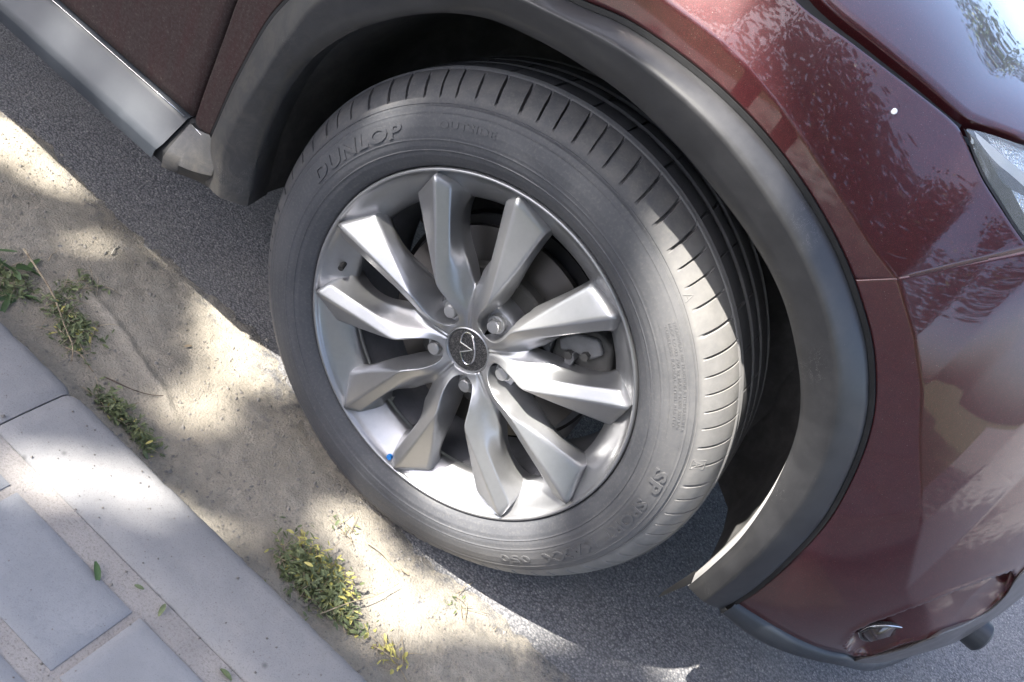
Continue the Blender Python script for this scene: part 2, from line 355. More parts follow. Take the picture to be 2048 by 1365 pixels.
def panel(name, A, B, n, m, mt, off=0., hem=.014, rowf=None, parent=car, offA=None, offB=None, sharp=None, fn=surf):
    A = resample(A, n); B = resample(B, n); vs = []
    rows = []
    for j in range(m):
        t = j / (m - 1); P = A * (1 - t) + B * t
        o_ = off if offA is None else offA * (1 - t) + offB * t
        rows.append([(p[0], fn(p[0], p[1]) + o_, p[1]) for p in P])
    top = [(x, y + hem, z) for x, y, z in rows[0]]; bot = [(x, y + hem, z) for x, y, z in rows[-1]]
    # small round-over at the hems
    r0 = [(x, y + .0022, z) for x, y, z in rows[0]]; r1 = [(x, y + .0022, z) for x, y, z in rows[-1]]
    rows[0] = [tuple(np.array(a) * .9 + np.array(b) * .1) for a, b in zip(rows[0], rows[1])]; rows[-1] = [tuple(np.array(a) * .9 + np.array(b) * .1) for a, b in zip(rows[-1], rows[-2])]
    rows = [top, r0] + rows + [r1, bot]
    if hem:
        for k in range(len(rows)):
            r = rows[k]; a = r[0]; b = r[-1]; rows[k] = [(a[0], a[1] + hem, a[2])] + r + [(b[0], b[1] + hem, b[2])]
    for r in rows: vs += r
    return mesh(name, vs, grid_faces(len(rows), len(rows[0])), mt, parent, sharp=sharp)
# flare rings
fi_px = [(740, 50), (850, 28), (960, 35), (1060, 75), (1150, 125), (1250, 195), (1350, 290), (1430, 385), (1500, 480), (1560, 590), (1590, 700), (1600, 800), (1588, 880), (1545, 980), (1485, 1070), (1425, 1130), (1375, 1172)]
fc_px = [(1130, 40), (1250, 105), (1360, 190), (1450, 280), (1540, 400), (1610, 520), (1655, 640), (1674, 760), (1668, 850), (1645, 930), (1605, 1005), (1545, 1080), (1480, 1145), (1408, 1205)]
fo_px = [(1120, 0), (1250, 60), (1390, 160), (1500, 265), (1590, 380), (1660, 500), (1700, 600), (1727, 700), (1732, 800), (1721, 870), (1692, 950), (1643, 1040), (1582, 1110), (1505, 1180), (1445, 1218)]
OI, OC, OO = -.008, -.03, -.008
H = lambda u, off: hit(u, base, off)
fi = [H(u, OI) for u in [(492, 414), (508, 330), (545, 230), (600, 140), (665, 85)]] + [H(u, OI) for u in fi_px]
fc = [H(u, OC) for u in [(436, 394), (444, 310), (478, 230), (520, 160), (575, 75), (640, 0)]] + [(-.27, .395), (-.17, .437)] + [H(u, OC) for u in fc_px]
fo = [H(u, OO) for u in [(404, 356), (412, 300), (430, 255), (476, 154), (557, 22)]] + [(-.33, .385), (-.25, .437), (-.17, .465)] + [H(u, OO) for u in fo_px]
NF = 170
Ri, Rc, Ro = resample(fi, NF), resample(fc, NF), resample(fo, NF)
def ring(R, off, sh=0.):
    out = []
    for p in R:
        q = p * (1 + sh / np.linalg.norm(p)); out.append((q[0], base(p[0], p[1]) + off, q[1]))
    return np.array(out)
rg = [ring(Ri, .045, .010), ring(Ri, .004, .0015), ring(Ri, OI + .003, -.0), ring(Ri, OI - .0005, .003)]
a = ring(Ri, OI); c = ring(Rc, OC); o_ = ring(Ro, OO)
for t in (.15, .4, .7, .9): rg.append(a * (1 - t) + c * t + np.array([0, -.0012 * math.sin(math.pi * t), 0]))
rg.append(a * .03 + c * .97); rg.append(c * .93 + o_ * .07)
for t in (.3, .6, .85, .95): rg.append(c * (1 - t) + o_ * t + np.array([0, -.002 * math.sin(math.pi * t), 0]))
rg += [ring(Ro, OO + .004, .0012), ring(Ro, OO + .02, .002)]
vs = [tuple(p) for r in rg for p in r]
fs = grid_faces(len(rg), NF)
L_ = len(rg); fs.append(tuple(k * NF for k in range(1, L_))); fs.append(tuple(k * NF + NF - 1 for k in range(1, L_))[::-1])
trim = mesh('wheel_arch_trim', vs, fs, M_flare, car, sharp=50)
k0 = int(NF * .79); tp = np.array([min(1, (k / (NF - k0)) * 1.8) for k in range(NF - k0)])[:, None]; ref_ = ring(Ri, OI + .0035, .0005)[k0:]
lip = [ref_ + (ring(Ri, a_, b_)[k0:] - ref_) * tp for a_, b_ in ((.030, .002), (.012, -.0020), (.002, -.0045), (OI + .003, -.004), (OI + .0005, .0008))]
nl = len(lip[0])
mesh('trim_lip', [tuple(p) for r in lip for p in r], grid_faces(5, nl), mat('sunlit_lip', (.42, .41, .4), .5), car, sharp=50)  # pale strip: sunlight on the lower front arch lip put into its colour
# black seal strip between trim and paint
So = resample(fo, NF); seal = [ring(So, .006, .000), ring(So, -.001, .002), ring(So, -.001, .0075), ring(So, .012, .009)]
mesh('trim_seal', [tuple(p) for r in seal for p in r], grid_faces(4, NF), M_black, car, sharp=40)

def shiftout(R, d): return [tuple(np.array(p) * (1 + d / np.linalg.norm(p))) for p in R]
So2 = shiftout(So, .0085)
k_seam = min(range(NF), key=lambda k: np.hypot(*(np.array(So2[k]) - np.array(S((1686, 568))))))
k_back = min(range(NF), key=lambda k: abs(So2[k][0] + .12) + (10 if k > NF * .6 else 0))
k_foot = 3
# front fender: lower band, then shoulder up to the bonnet gap and the headlight
band = So2[k_back:k_seam + 1]
crf = [p for p in crA if p[0] > -.13 and p[0] < .37]; crf[0] = (-.13, .543)
gapL = [(-.25, .60), (-.1, .611), (0, .612)] + [S(u) for u in ((1585, -5), (1700, 84), (1800, 160), (1880, 222), (1912, 250))]
hlL = [S(u) for u in ((1921, 262), (1960, 350), (2000, 415), (2035, 468), (2060, 500))]
A2 = crf; B2 = gapL + hlL
# one continuous fender skin: band | crease | shoulder
def fender():
    n = 90; A = resample(band, n); Cc = resample(crf, n); B = resample(B2, n); rows = []
    for t in np.linspace(0, 1, 14)[:-1]: rows.append(A * (1 - t) + Cc * t)
    for t in list(np.linspace(0, .12, 5)) + list(np.linspace(.17, 1, 32)): rows.append(Cc * (1 - t) + B * t)
    R = [[(p[0], surf(p[0], p[1]), p[1]) for p in r] for r in rows]
    hemd = .016
    R = [[(x, y + hemd, z) for x, y, z in R[0]], [(x, y + .002, z) for x, y, z in R[0]]] + R + [[(x, y + .002, z - .0005) for x, y, z in R[-1]], [(x, y + hemd, z - .01) for x, y, z in R[-1]]]
    R = [[(r[0][0], r[0][1] + hemd, r[0][2])] + r + [(r[-1][0], r[-1][1] + hemd, r[-1][2])] for r in R]
    return mesh('fender', [p for r in R for p in r], grid_faces(len(R), len(R[0])), M_paint, car)
fend = fender()
# rear part of the fender, behind the arch, up to the door gap
gapD = [S(u) for u in ((388, 236), (405, 185), (430, 115), (452, 55), (474, -5))]; gx = gapD[-1]; gapD += [(gx[0] + .03, gx[1] + .12), (gx[0] + .05, gx[1] + .22), (gx[0] + .05, .541)]
back_edge = So2[k_foot:k_back + 1] + [(-.125, .5), (-.13, .541)]
panel('rear_fender', [(p[0] + .003, p[1]) for p in gapD], back_edge, 70, 26, M_pdirt)
# door
dl = [S(u) for u in ((378, 228), (300, 158), (200, 68), (100, -22))]; dd_ = dl[-1]; ddl = dl + [(-1.2, dl[0][1] + .004), (-1.7, dl[0][1] + .004)]
dtop = [(p[0] - .003, p[1]) for p in gapD]
def door():
    n = 60; bot = resample(ddl, n); rows = []
    topz = .54
    xs0 = np.array([p[0] for p in dtop]); zs0 = np.array([p[1] for p in dtop])
    R = []
    for t in np.linspace(0, 1, 40):
        z = bot[0][1] * (1 - t) + topz * t; x1 = float(np.interp(z, zs0, xs0)); row = []
        for s in np.linspace(0, 1, n): x = x1 * (1 - s) + -1.7 * s; row.append((x, surf(x, z), z))
        R.append(row)
    R = [[(x, y + .02, z) for x, y, z in R[0]]] + R + [[(x, y + .02, z) for x, y, z in R[-1]]]
    R = [[(r[0][0], r[0][1] + .02, r[0][2])] + r for r in R]
    return mesh('door', [p for r in R for p in r], grid_faces(len(R), len(R[0]), flip=True), M_pdirt, car)
door()
# upper body behind (out of frame, casts shade and closes the shell)
vs = []; prof = [(.543, 0), (.6, .012), (.64, .05), (.66, .09)]
for z, dy in prof: vs += [(-1.7, -.03 + dy, z), (-.25, -.03 + dy, z)]
mesh('shoulder', vs, grid_faces(4, 2), M_paint, car)

# sill trim: sloped satin face, thin bright bead, dark underside
zu = S((375, 235))[1]; xe = -.512
def sill(x0, x1, name, prof, tip=.0, mt=M_sill):
    n = 80; R = []
    for (y, z, dx) in prof:
        R.append([(x0 + (x1 + dx - x0) * i / (n - 1), y, z) for i in range(n)])
    o = mesh(name, [p for r in R for p in r], grid_faces(len(R), n) + [tuple(k * n + n - 1 for k in range(len(R)))[::-1]], mt, car, sharp=40); return o
yb = surf(-.6, zu)
sp_ = [(yb + .03, zu + .004, 0), (yb + .001, zu + .004, 0), (yb - .006, zu + .001, 0), (yb - .010, zu - .004, 0), (yb - .034, zu - .037, -.003), (yb - .040, zu - .047, -.006), (yb - .0405, zu - .050, -.008), (yb - .0385, zu - .068, -.012), (yb - .012, zu - .078, -.03), (yb + .03, zu - .080, -.03)]
sill(-2.2, xe, 'sill_trim', sp_)
# bright bead
vs, fs = tube([(x, yb - .0065, zu + .003) for x in np.linspace(-2.2, xe - .005, 30)], .0009, 6); mesh('sill_bead', vs, fs, M_chrome, car)
# black joint between sill and arch trim, then the foot of the arch trim that carries the sill's shape on
jp = [(y + .007, z, dx) for y, z, dx in sp_]
sill(xe - .03, xe + .03, 'sill_joint', jp, mt=M_black)
def foot():
    R = []; xa = xe + .008; xs = np.linspace(0, 1, 24)
    end = {0: -.455, 3: -.45, 4: -.405, 7: -.40, 9: -.41}
    P = [(yb + .012, zu - .001, -.462), (yb - .007, zu - .003, -.462), (yb - .010, zu - .006, -.45), (yb - .036, zu - .040, -.425), (yb - .040, zu - .055, -.405), (yb - .034, zu - .075, -.39), (yb - .002, zu - .095, -.378), (yb + .04, zu - .1, -.37)]
    P0 = [(yb + .012, zu + .001), (yb - .007, zu), (yb - .010, zu - .004), (yb - .034, zu - .037), (yb - .040, zu - .050), (yb - .0385, zu - .068), (yb - .012, zu - .078), (yb + .03, zu - .08)]
    E_ = [((416, 266), .012), ((419, 270), -.007), ((424, 280), -.010), ((428, 335), -.024), ((424, 352), -.026), ((416, 364), -.014), ((428, 382), .008), ((440, 392), .04)]
    P = []
    for u_, f_ in E_: q_ = hit(u_, base, f_); P.append((base(*q_) + f_, q_[1], q_[0]))
    for (y0, z0), (y1, z1, x1) in zip(P0, P):
        R.append([(xa + (x1 - xa) * s, y0 * (1 - s) + y1 * s, z0 * (1 - s * s) + z1 * s * s) for s in xs])
    return mesh('trim_foot', [p for r in R for p in r], grid_faces(len(R), 24) + [tuple(k * 24 for k in range(len(R)))], M_flare, car, sharp=40)
foot()
vs, fs = tube([(xe + .012, yb - .0075, zu + .001), (-.48, yb - .009, zu), (-.462, yb - .009, zu - .002)], .0009, 6); mesh('sill_bead', vs, fs, M_chrome, car)

# front bumper
seam = [S((1688, 570)), S((1745, 567)), S((1800, 564)), S((1920, 537)), S((2058, 507)), S((2200, 470)), (.72, .56)]
kb = So2[k_seam:NF]
low_px = [(1452, 1222), (1475, 1203), (1560, 1250), (1640, 1292), (1700, 1318)]
def bumper():
    # left edge follows the arch; right edge is a generous wrap to the nose
    n = 170; m = 210
    L = resample([(p[0], p[1]) for p in kb] + [S((1473, 1203))], n)      # top -> bottom
    T = resample(seam, m); Rr = resample([(.72, .56), (.86, .45), (.98, .2), (1.0, -.02), (.95, -.18)], n)
    bot_px = [(1473, 1203), (1540, 1245), (1600, 1278), (1650, 1298), (1690, 1306)]
    Bt = resample([S(u) for u in bot_px] + [(.8, -.17), (.95, -.18)], m)
    R = []
    for i in range(n):
        v = i / (n - 1); row = []
        for j in range(m):
            u = j / (m - 1)
            p = (1 - u) * L[i] + u * Rr[i] + (1 - v) * T[j] + v * Bt[j] - ((1-u)*(1-v)*T[0] + u*(1-v)*T[-1] + (1-u)*v*Bt[0] + u*v*Bt[-1])
            row.append(p)
        R.append(row)
    return R
def inpoly(p, poly):
    c = False; j = len(poly) - 1
    for i in range(len(poly)):
        if (poly[i][1] > p[1]) != (poly[j][1] > p[1]) and p[0] < (poly[j][0]-poly[i][0]) * (p[1]-poly[i][1]) / (poly[j][1]-poly[i][1]) + poly[i][0]: c = not c
        j = i
    return c
# fog lamp recess outline on the skin
fog_px = [(1690, 1290), (1712, 1262), (1750, 1243), (1820, 1217), (1900, 1186), (1970, 1160), (2022, 1143), (2032, 1155), (2012, 1185), (1975, 1218), (1920, 1252), (1850, 1275), (1800, 1286), (1740, 1310), (1705, 1308)]
fog = [S(u) for u in fog_px]
def sdist(p, poly):
    b = 9; n_ = len(poly)
    for i in range(n_):
        a = np.array(poly[i]); c = np.array(poly[(i+1) % n_]); t = np.clip(np.dot(p-a, c-a) / np.dot(c-a, c-a), 0, 1); b = min(b, np.linalg.norm(p-a-t*(c-a)))
    return -b if inpoly(p, poly) else b
def pld(p, L):
    b = 9
    for a, c in zip(L[:-1], L[1:]):
        a = np.array(a); c = np.array(c); t = np.clip(np.dot(p-a, c-a) / np.dot(c-a, c-a), 0, 1); b = min(b, np.linalg.norm(p-a-t*(c-a)))
    return b
BR = bumper()
vsb = []
for row in BR:
    for p in row:
        y = surf(p[0], p[1])
        if .5 < p[0] < .95 and p[1] < .4:
            d = sdist(p, fog)
            if d < 0: du, dw = pld(p, fog[:8]), pld(p, fog[7:] + fog[:1]); y += .045 * sstep(0, .007, du) * (dw / (du + dw)) ** .9
            else: y -= .0025 * math.exp(-(d / .006) ** 2)
        vsb.append((p[0], y, p[1]))
n_, m_ = len(BR), len(BR[0])
R = [vsb[i * m_:(i + 1) * m_] for i in range(n_)]
R = [[(x, y + .016, z) for x, y, z in R[0]]] + R + [[(x, y + .02, z + .002) for x, y, z in R[-1]]]
R = [[(r[0][0], r[0][1] + .016, r[0][2])] + r for r in R]
mesh('bumper', [p for r in R for p in r], grid_faces(len(R), len(R[0]), flip=True), M_paint, car)
# taupe lower lip that wraps round under the fog lamp
LA = [S(u) for u in ((1722, 1314), (1800, 1296), (1873, 1268), (1930, 1245), (1973, 1222), (2012, 1186), (2037, 1148), (2090, 1105))]
def near(u):                    # lowest point of the skin still facing this way
    for k in range(200):
        try: return S((u[0], u[1] - 1.5 * k))
        except ValueError: pass
LB = [near(u) for u in ((1706, 1320), (1770, 1321), (1850, 1314), (1920, 1292), (1990, 1266), (2048, 1241), (2090, 1216))]
panel('bumper_lip', LB, LA, 60, 14, plastic('taupe_trim', (.085, .078, .078), .3, .2, .3), off=-.005, hem=.03)
# fog lamp
lens = [S(u, .02) for u in ((1716, 1262), (1740, 1250), (1790, 1250), (1840, 1262), (1852, 1276), (1800, 1284), (1750, 1284), (1722, 1278))]
cx = np.mean([p[0] for p in lens]); cz = np.mean([p[1] for p in lens]); lp = resample(lens + [lens[0]], 40)[:-1]
vs = []
for s, dy in ((1, .006), (1, 0), (.93, -.003), (.86, .0)): vs += [(cx + (p[0]-cx)*s, surf(p[0], p[1]) + .020 + dy, cz + (p[1]-cz)*s) for p in lp]
fl = mesh('fog_lamp', vs, grid_faces(4, 39, True), M_cap, car, sharp=40)
vs, fs = tube([(cx + (p[0]-cx)*.97, surf(p[0], p[1]) + .0185, cz + (p[1]-cz)*.97) for p in list(lp) + [lp[0]]], .0011, 6); mesh('fog_lamp_ring', vs, fs, M_chrome, fl)
vs = []
for s, dy in ((.90, .002), (.5, -.003)): vs += [(cx + (p[0]-cx)*s, surf(p[0], p[1]) + .020 + dy, cz + (p[1]-cz)*s) for p in lp]
mesh('lens', vs, grid_faces(2, 39, True) + [tuple(39 + k for k in range(39))], mat('fog_lens', (.05, .035, .036), .08, .2, 1.), fl)
# black lower valance
def xyz(u, off=0.): p = S(u, off); return (p[0], surf(*p) + off, p[1])
up = [S(u) for u in ((1473, 1205), (1540, 1247), (1600, 1280), (1650, 1300), (1692, 1310))] + [(.8, -.175), (.95, -.185)]
lo = [S(u) for u in ((1440, 1216), (1500, 1262), (1570, 1295), (1640, 1314), (1700, 1324))] + [(.8, -.20), (.95, -.21)]
U, Lw = resample(up, 50), resample(lo, 50)
rows = []
for t, dy in ((0, .012), (0, -.001), (.15, -.008), (.45, -.009), (.7, .000), (1, .018), (1.15, .06), (1.2, .2)):
    rows.append([(a[0]*(1-t)+b[0]*t, surf(a[0], a[1]) + dy, a[1]*(1-t)+b[1]*t - .006 * (t > .4)) for a, b in zip(U, Lw)])
mesh('valance', [p for r in rows for p in r], grid_faces(len(rows), 50), M_sill, car, sharp=50)
# round tow-eye tube seen under the bumper
p0 = np.array([*atY((1938, 1254), .42)]); vs, fs = lathe([(.0, -.03), (.024, -.03), (.027, -.026), (.027, .06), (0, .06)], 28)
bm = bmesh.new(); vv = [bm.verts.new((p0[0] + v[1] * -.9 , p0[1] + v[0] * 1, p0[2] + v[2])) for v in vs]
for f in fs:
    try: bm.faces.new([vv[k] for k in f])
    except ValueError: pass
bmobj('tow_tube', bm, M_sill, car)

# bonnet: behind the gap
bg = [(-.3, .612), (-.1, .621), (0, .622)] + [S(u) for u in ((1640, -5), (1745, 82), (1840, 158), (1905, 213), (1935, 236), (1965, 248), (2050, 280), (2150, 315))]
def bonnet():
    n = 70; A = resample(bg, n); R = []
    A3 = np.array([(p[0], surf(p[0], p[1]), p[1]) for p in A])
    for t in [0, .01, .02, .04, .06, .09, .12, .16, .2, .26, .33, .42, .52, .64, .8, 1]:
        dy = 1.5 * t; dz = .085 * (1 - math.exp(-dy / .16)) * 1.0 + .01 * dy
        R.append([(x + .05 * dy * (x > 0) * x, y + dy, z + dz * (1 - .55 * sstep(.1, .45, x))) for x, y, z in A3])
    R = [[(x, y + .012, z - .02) for x, y, z in R[0]], [(x, y + .001, z - .002) for x, y, z in R[0]]] + R
    return mesh('bonnet', [p for r in R for p in r], grid_faces(len(R), n), M_paint, car)
bonnet()
# dark gap filler under bonnet edge and headlight surround
G1 = resample(gapL + hlL[:1], 60); G2 = resample(bg[:8], 60); vs = [(p[0], surf(p[0], p[1]) + .009, p[1] - .008) for p in G1] + [(p[0], surf(p[0], p[1]) + .009, p[1] - .006) for p in G2]
mesh('bonnet_gap', vs, grid_faces(2, 60), M_black, car)
# headlight
hl_in = [S(u) for u in ((1932, 262), (1962, 335), (2003, 405), (2045, 470), (2085, 520))]
hl_up = [S(u) for u in ((1934, 258), (1980, 270), (2040, 290), (2100, 310), (2180, 335))]
def hpanel(A, B, off, name, mt, n=30, m=14, bulge=0., parent=None):
    A, B = resample(A, n), resample(B, n); vs = []
    for j in range(m):
        t = j / (m - 1)
        for a, b in zip(A, B): p = a*(1-t)+b*t; vs.append((p[0], surf(p[0], p[1]) + off - bulge * math.sin(math.pi * t), p[1]))
    return mesh(name, vs, grid_faces(m, n), mt, parent)
hl = hpanel(hl_in, hl_up, .045, 'headlight', M_refl, parent=car)
hpanel([S(u) for u in ((1927, 258), (1957, 338), (1998, 408), (2040, 473), (2080, 522))], hl_in, .002, 'lamp_seal', M_black, parent=hl)
hpanel(hl_in, hl_up, .002, 'lens', M_glass, bulge=.006, parent=hl)
hpanel([S(u) for u in ((1940, 272), (1975, 300), (2010, 330), (2050, 362), (2100, 400))], [S(u) for u in ((1944, 284), (1978, 325), (2008, 352), (2050, 388), (2100, 425))], .012, 'light_bar', M_white, parent=hl)
hpanel([S(u) for u in ((1950, 300), (1985, 340), (2010, 365), (2050, 395), (2100, 430))], [S(u) for u in ((1970, 345), (1995, 385), (2010, 395), (2050, 420), (2100, 460))], .03, 'lamp_divider', M_black, parent=hl)
# bird-dropping chip on the fender
q = S((1788, 223), -.0008); c3 = np.array([q[0], surf(*q) - .0006, q[1]])
bm = bmesh.new(); bmesh.ops.create_uvsphere(bm, u_segments=14, v_segments=8, radius=.0032); bmesh.ops.scale(bm, verts=bm.verts, vec=(1, .3, 1.1)); bmesh.ops.rotate(bm, verts=bm.verts, matrix=Matrix.Rotation(-.7, 3, 'X')); bmesh.ops.translate(bm, verts=bm.verts, vec=c3)
bmobj('white_fleck', bm, M_white, fend)

# wheel arch liner, ribbed low at the front
prof = [(0, .0), (.02, .0), (.05, 0), (.09, 0), (.14, 0), (.2, 0), (.28, 0)]
na = 260; R = []
AR = resample([tuple(p) for p in Ri], na)
for (dy, dr) in ((.012, .005), (.03, .012), (.06, .014), (.10, .014), (.14, .013), (.2, .010), (.26, .0), (.30, -.05)):
    row = []
    for k, p in enumerate(AR):
        th = math.atan2(p[1], p[0]); rr = np.linalg.norm(p); rib = 0
        if -.35 < th < .75: rib = -.006 * (.5 + .5 * math.sin(th * 26)) * sstep(.75, .5, th) * sstep(.03, .06, dy)
        if th > 1.8: rib = -.005 * (.5 + .5 * math.sin(dy * 190)) * sstep(.02, .06, dy)
        q_ = p * (1 + (dr + rib) / rr); row.append((q_[0], base(p[0], p[1]) * sstep(.3, 0, dy) + dy, q_[1]))
    R.append(row)
# lower extensions straight down, front and rear
def ext(row):
    a = row[0]; b = row[-1]; return [(a[0] - .0, a[1], a[2] - .12)] + [(a[0], a[1], a[2] - .03)] + row + [(b[0] + .004, b[1], b[2] - .03), (b[0] + .01, b[1], b[2] - .1)]
R = [row if i == 0 else row for i, row in enumerate(R)]
mesh('arch_liner', [p for r in R for p in r], grid_faces(len(R), len(R[0])), M_liner, car, sharp=50)
# inner wall of the arch and underbody block (keeps the under-car dark)
def box(name, x0, x1, y0, y1, z0, z1, mt, parent=car):
    bm = bmesh.new(); bmesh.ops.create_cube(bm, size=1, matrix=Matrix.Translation(((x0+x1)/2, (y0+y1)/2, (z0+z1)/2)) @ Matrix.Diagonal((x1-x0, y1-y0, z1-z0, 1))); return bmobj(name, bm, mt, parent)
box('inner_wing', -.5, .62, .30, 1.5, -.08, .52, M_liner)
box('underbody', -2.3, -.44, .16, 1.75, -.11, .1, M_liner)
box('cabin_shell', -2.3, -.5, .06, 1.75, .1, .98, M_liner)
box('engine_bay', .50, .70, .45, 1.5, -.12, .42, M_liner)
# little broken clip hanging at the front end of the trim
e0 = np.array(atY((1382, 1168), .012)); e1 = np.array(atY((1316, 1196), .03)); e2 = np.array(atY((1322, 1188), .03)); e3 = np.array(atY((1392, 1142), .03))
vs = [tuple(e0), tuple(e1), tuple(e2), tuple(e3)]; vs += [(x, y + .003, z) for x, y, z in vs]
mesh('liner_clip', vs, [(0, 1, 2, 3), (7, 6, 5, 4), (0, 4, 5, 1), (1, 5, 6, 2), (2, 6, 7, 3), (3, 7, 4, 0)], M_black, car, smooth=False)

# ------------------------------------------------------------------ WHEEL
wheel = empty('wheel', (0, 0, ZH), car)
def wmesh(name, vs, fs, mt, sharp=35, smooth=True, parent=wheel):
    return mesh(name, vs, fs, mt, parent, smooth=smooth, sharp=sharp, zoff=False)
def P(r, rel, y, k, side):      # millimetres, degrees clockwise from the lug axis
    a = math.radians(12.0 + 72 * (k - 1) + side * rel); return (r * math.sin(a) / 1000, y / 1000, r * math.cos(a) / 1000)
T, K_, V, AO, AI = (244, 22.1, -5.8), (219.5, 10.7, 14), (101.3, 12.9, -11.9), (229.6, 26, 3.3), (101, 21.5, -3)
def cyl2c(p): a = math.radians(p[1]); return np.array([p[0]*math.sin(a), p[0]*math.cos(a), p[2]])
def c2cyl(c): return (math.hypot(c[0], c[1]), math.degrees(math.atan2(c[0], c[1])), c[2])
def lerp(a, b, r):              # point at radius r on segment
    A, B = cyl2c(a), cyl2c(b); lo, hi = 0., 1.
    for _ in range(40):
        m = (lo + hi) / 2
        if np.hypot(*(A*(1-m)+B*m)[:2]) > r: lo = m
        else: hi = m
    return c2cyl(A*(1-lo)+B*lo)
EAt = [(213, 29.8, 37), (203, 27.8, 34), (190, 26.2, 31.5), (175, 25.4, 28.8), (160, 25.6, 26), (145, 27.0, 22.8), (130, 29.6, 20.2), (115, 32.3, 19.6), (101, 34.6, 22), (93, 36, 24)]
cols = []
hub_rows = [
 [(33, 0, 19), (33, 10, 19), (33, 23, 19), (33, 36, 19)],
 [(34.5, 0, 16.5), (34.5, 10, 16.5), (34.5, 23, 16.5), (34.5, 36, 16.5)],
 [(39.0, 0, 17), (39.5, 11, 16), (40, 24, 16), (40, 36, 16.5)],
 [(42.5, 13.5, 16), (45, 18, 13.5), (47, 25, 13.5), (49, 36, 15.5)],
 [(49, 18.6, 13), (53, 20, 9.5), (56, 26, 10.5), (59, 36, 14.5)],
 [(58, 19.4, 9), (62, 19.8, 4.5), (65, 25.5, 7.5), (69, 36, 15)],
 [(70, 17.6, 1.5), (74, 18, -2.5), (76, 24.5, 3.5), (79, 36, 18)],
 [(84, 14.9, -4.0), (87, 16.0, -6.5), (89, 23.0, .5), (87, 36, 20.5)],
 [(99, 12.6, -10.6), (101.3, 13.1, -11.9), (101, 21.5, -3), (93, 36, 24)]]
rows = [list(r) for r in hub_rows]
for r, e in ((115, EAt[7]), (130, EAt[6]), (145, EAt[5]), (160, EAt[4]), (175, EAt[3]), (190, EAt[2]), (203, EAt[1])):
    rg_ = lerp(T, V, r); rows.append([lerp(K_, V, r), rg_, lerp(AO, AI, r), e])
rows.append([K_, T, AO, EAt[0]])
def refine(rows):
    out = []
    for r in rows:
        el, rg_, a2, ea = r; o = []
        def mix(p, q, t, b=0.):
            c = cyl2c(p)*(1-t)+cyl2c(q)*t; c[2] += b; return c2cyl(c)
        o = [el, mix(el, rg_, .5), rg_, mix(rg_, a2, .5), a2, mix(a2, ea, .3, -0.), mix(a2, ea, .65, 2.0), ea]
        out.append(o)
    return out
RR = refine(rows)
vs_all = []; fs_all = []
LW = {6: (70, 12.5, 37), 7: (83, 8.6, 39), 8: (98, 7.4, 34.5), 9: (115, 7.5, 30.5), 10: (130, 7.6, 25.5), 11: (145, 8.0, 20.5), 12: (160, 8.5, 18), 13: (175, 9.1, 20), 14: (190, 9.6, 26.5), 15: (203, 9.9, 33), 16: (216, 9.9, 40)}
for k in range(5):
    for side in (1, -1):
        b0 = len(vs_all); cc = None; nrow = len(RR); W = 11
        for i, r in enumerate(RR):
            el, ea = r[0], r[-1]
            ely = max(el[2] + .5, 40 if i >= 4 else (el[2] + 1 if i < 3 else 30)); eay = ea[2] + (26 if i > 8 else 14)
            if i < 3: lw = (el[0], el[1], el[2] + .3)
            else: lw = LW[i] if i in LW else (el[0] - (2.0 if i == 3 else 0), el[1] - (2.5 if i > 3 else 3), ely)
            l2 = (lw[0], lw[1] + .3, lw[2] + .4) if i < 3 else (lw[0], lw[1] + (2.5 if i > 6 else .5), lw[2] + 14)
            aw = (ea[0], min(36, ea[1] - (1.5 if ea[1] < 36 else 0)), eay)
            for p in [l2, lw] + r + [aw]: vs_all.append(P(p[0], p[1], p[2], k, side))
        for i in range(nrow - 1):
            for j in range(W - 1):
                q = (b0 + i*W + j, b0 + i*W + j + 1, b0 + (i+1)*W + j + 1, b0 + (i+1)*W + j)
                if j <= 1 and i < 2: continue
                fs_all.append(q if side < 0 else q[::-1])
        # outer end of the spoke runs down into the rim flange
        i = nrow - 1; top = [b0 + i*W + j for j in range(W)]; nb = len(vs_all)
        for j, p in enumerate([RR[i][0]] * 2 + RR[i] + [RR[i][-1]]):
            c = cyl2c(p); rr = math.hypot(c[0], c[1]); vs_all.append(P(min(rr + 3, 246), p[1], max(p[2], 0) + (30 if 1 < j < 10 else 45), k, side))
        for j in range(W - 1):
            q = (top[j], top[j+1], nb + j + 1, nb + j); fs_all.append(q if side < 0 else q[::-1])
bm = bmesh.new(); bv = [bm.verts.new(v) for v in vs_all]
for f in fs_all:
    try: bm.faces.new([bv[i] for i in f])
    except ValueError: pass
bmesh.ops.remove_doubles(bm, verts=bm.verts, dist=.00012); bmesh.ops.dissolve_degenerate(bm, dist=.00005, edges=bm.edges); bmesh.ops.recalc_face_normals(bm, faces=bm.faces)
spokes = bmobj('spokes', bm, M_rim, wheel, sharp=180, zoff=False)
# weight creases: keep facet lines crisp, let the rest flow
sub = spokes.modifiers.new('subdiv', 'SUBSURF'); sub.levels = 2; sub.render_levels = 2
me = spokes.data; cr = me.attributes.new('crease_edge', 'FLOAT', 'EDGE')
vals = []
me.calc_loop_triangles()
fn = {}
for p in me.polygons:
    for ek in p.edge_keys: fn.setdefault(ek, []).append(p.normal)
for e in me.edges:
    ns = fn.get(tuple(sorted(e.vertices)), []); a, b = [me.vertices[i].co for i in e.vertices]; r = (math.hypot(a.x, a.z) + math.hypot(b.x, b.z)) / 2
    if len(ns) < 2: vals.append(1.0); continue
    an = math.degrees(ns[0].angle(ns[1], 0)); vals.append(.72 if an > 22 and r > .108 else (.3 if an > 40 else 0))
cr.data.foreach_set('value', vals)
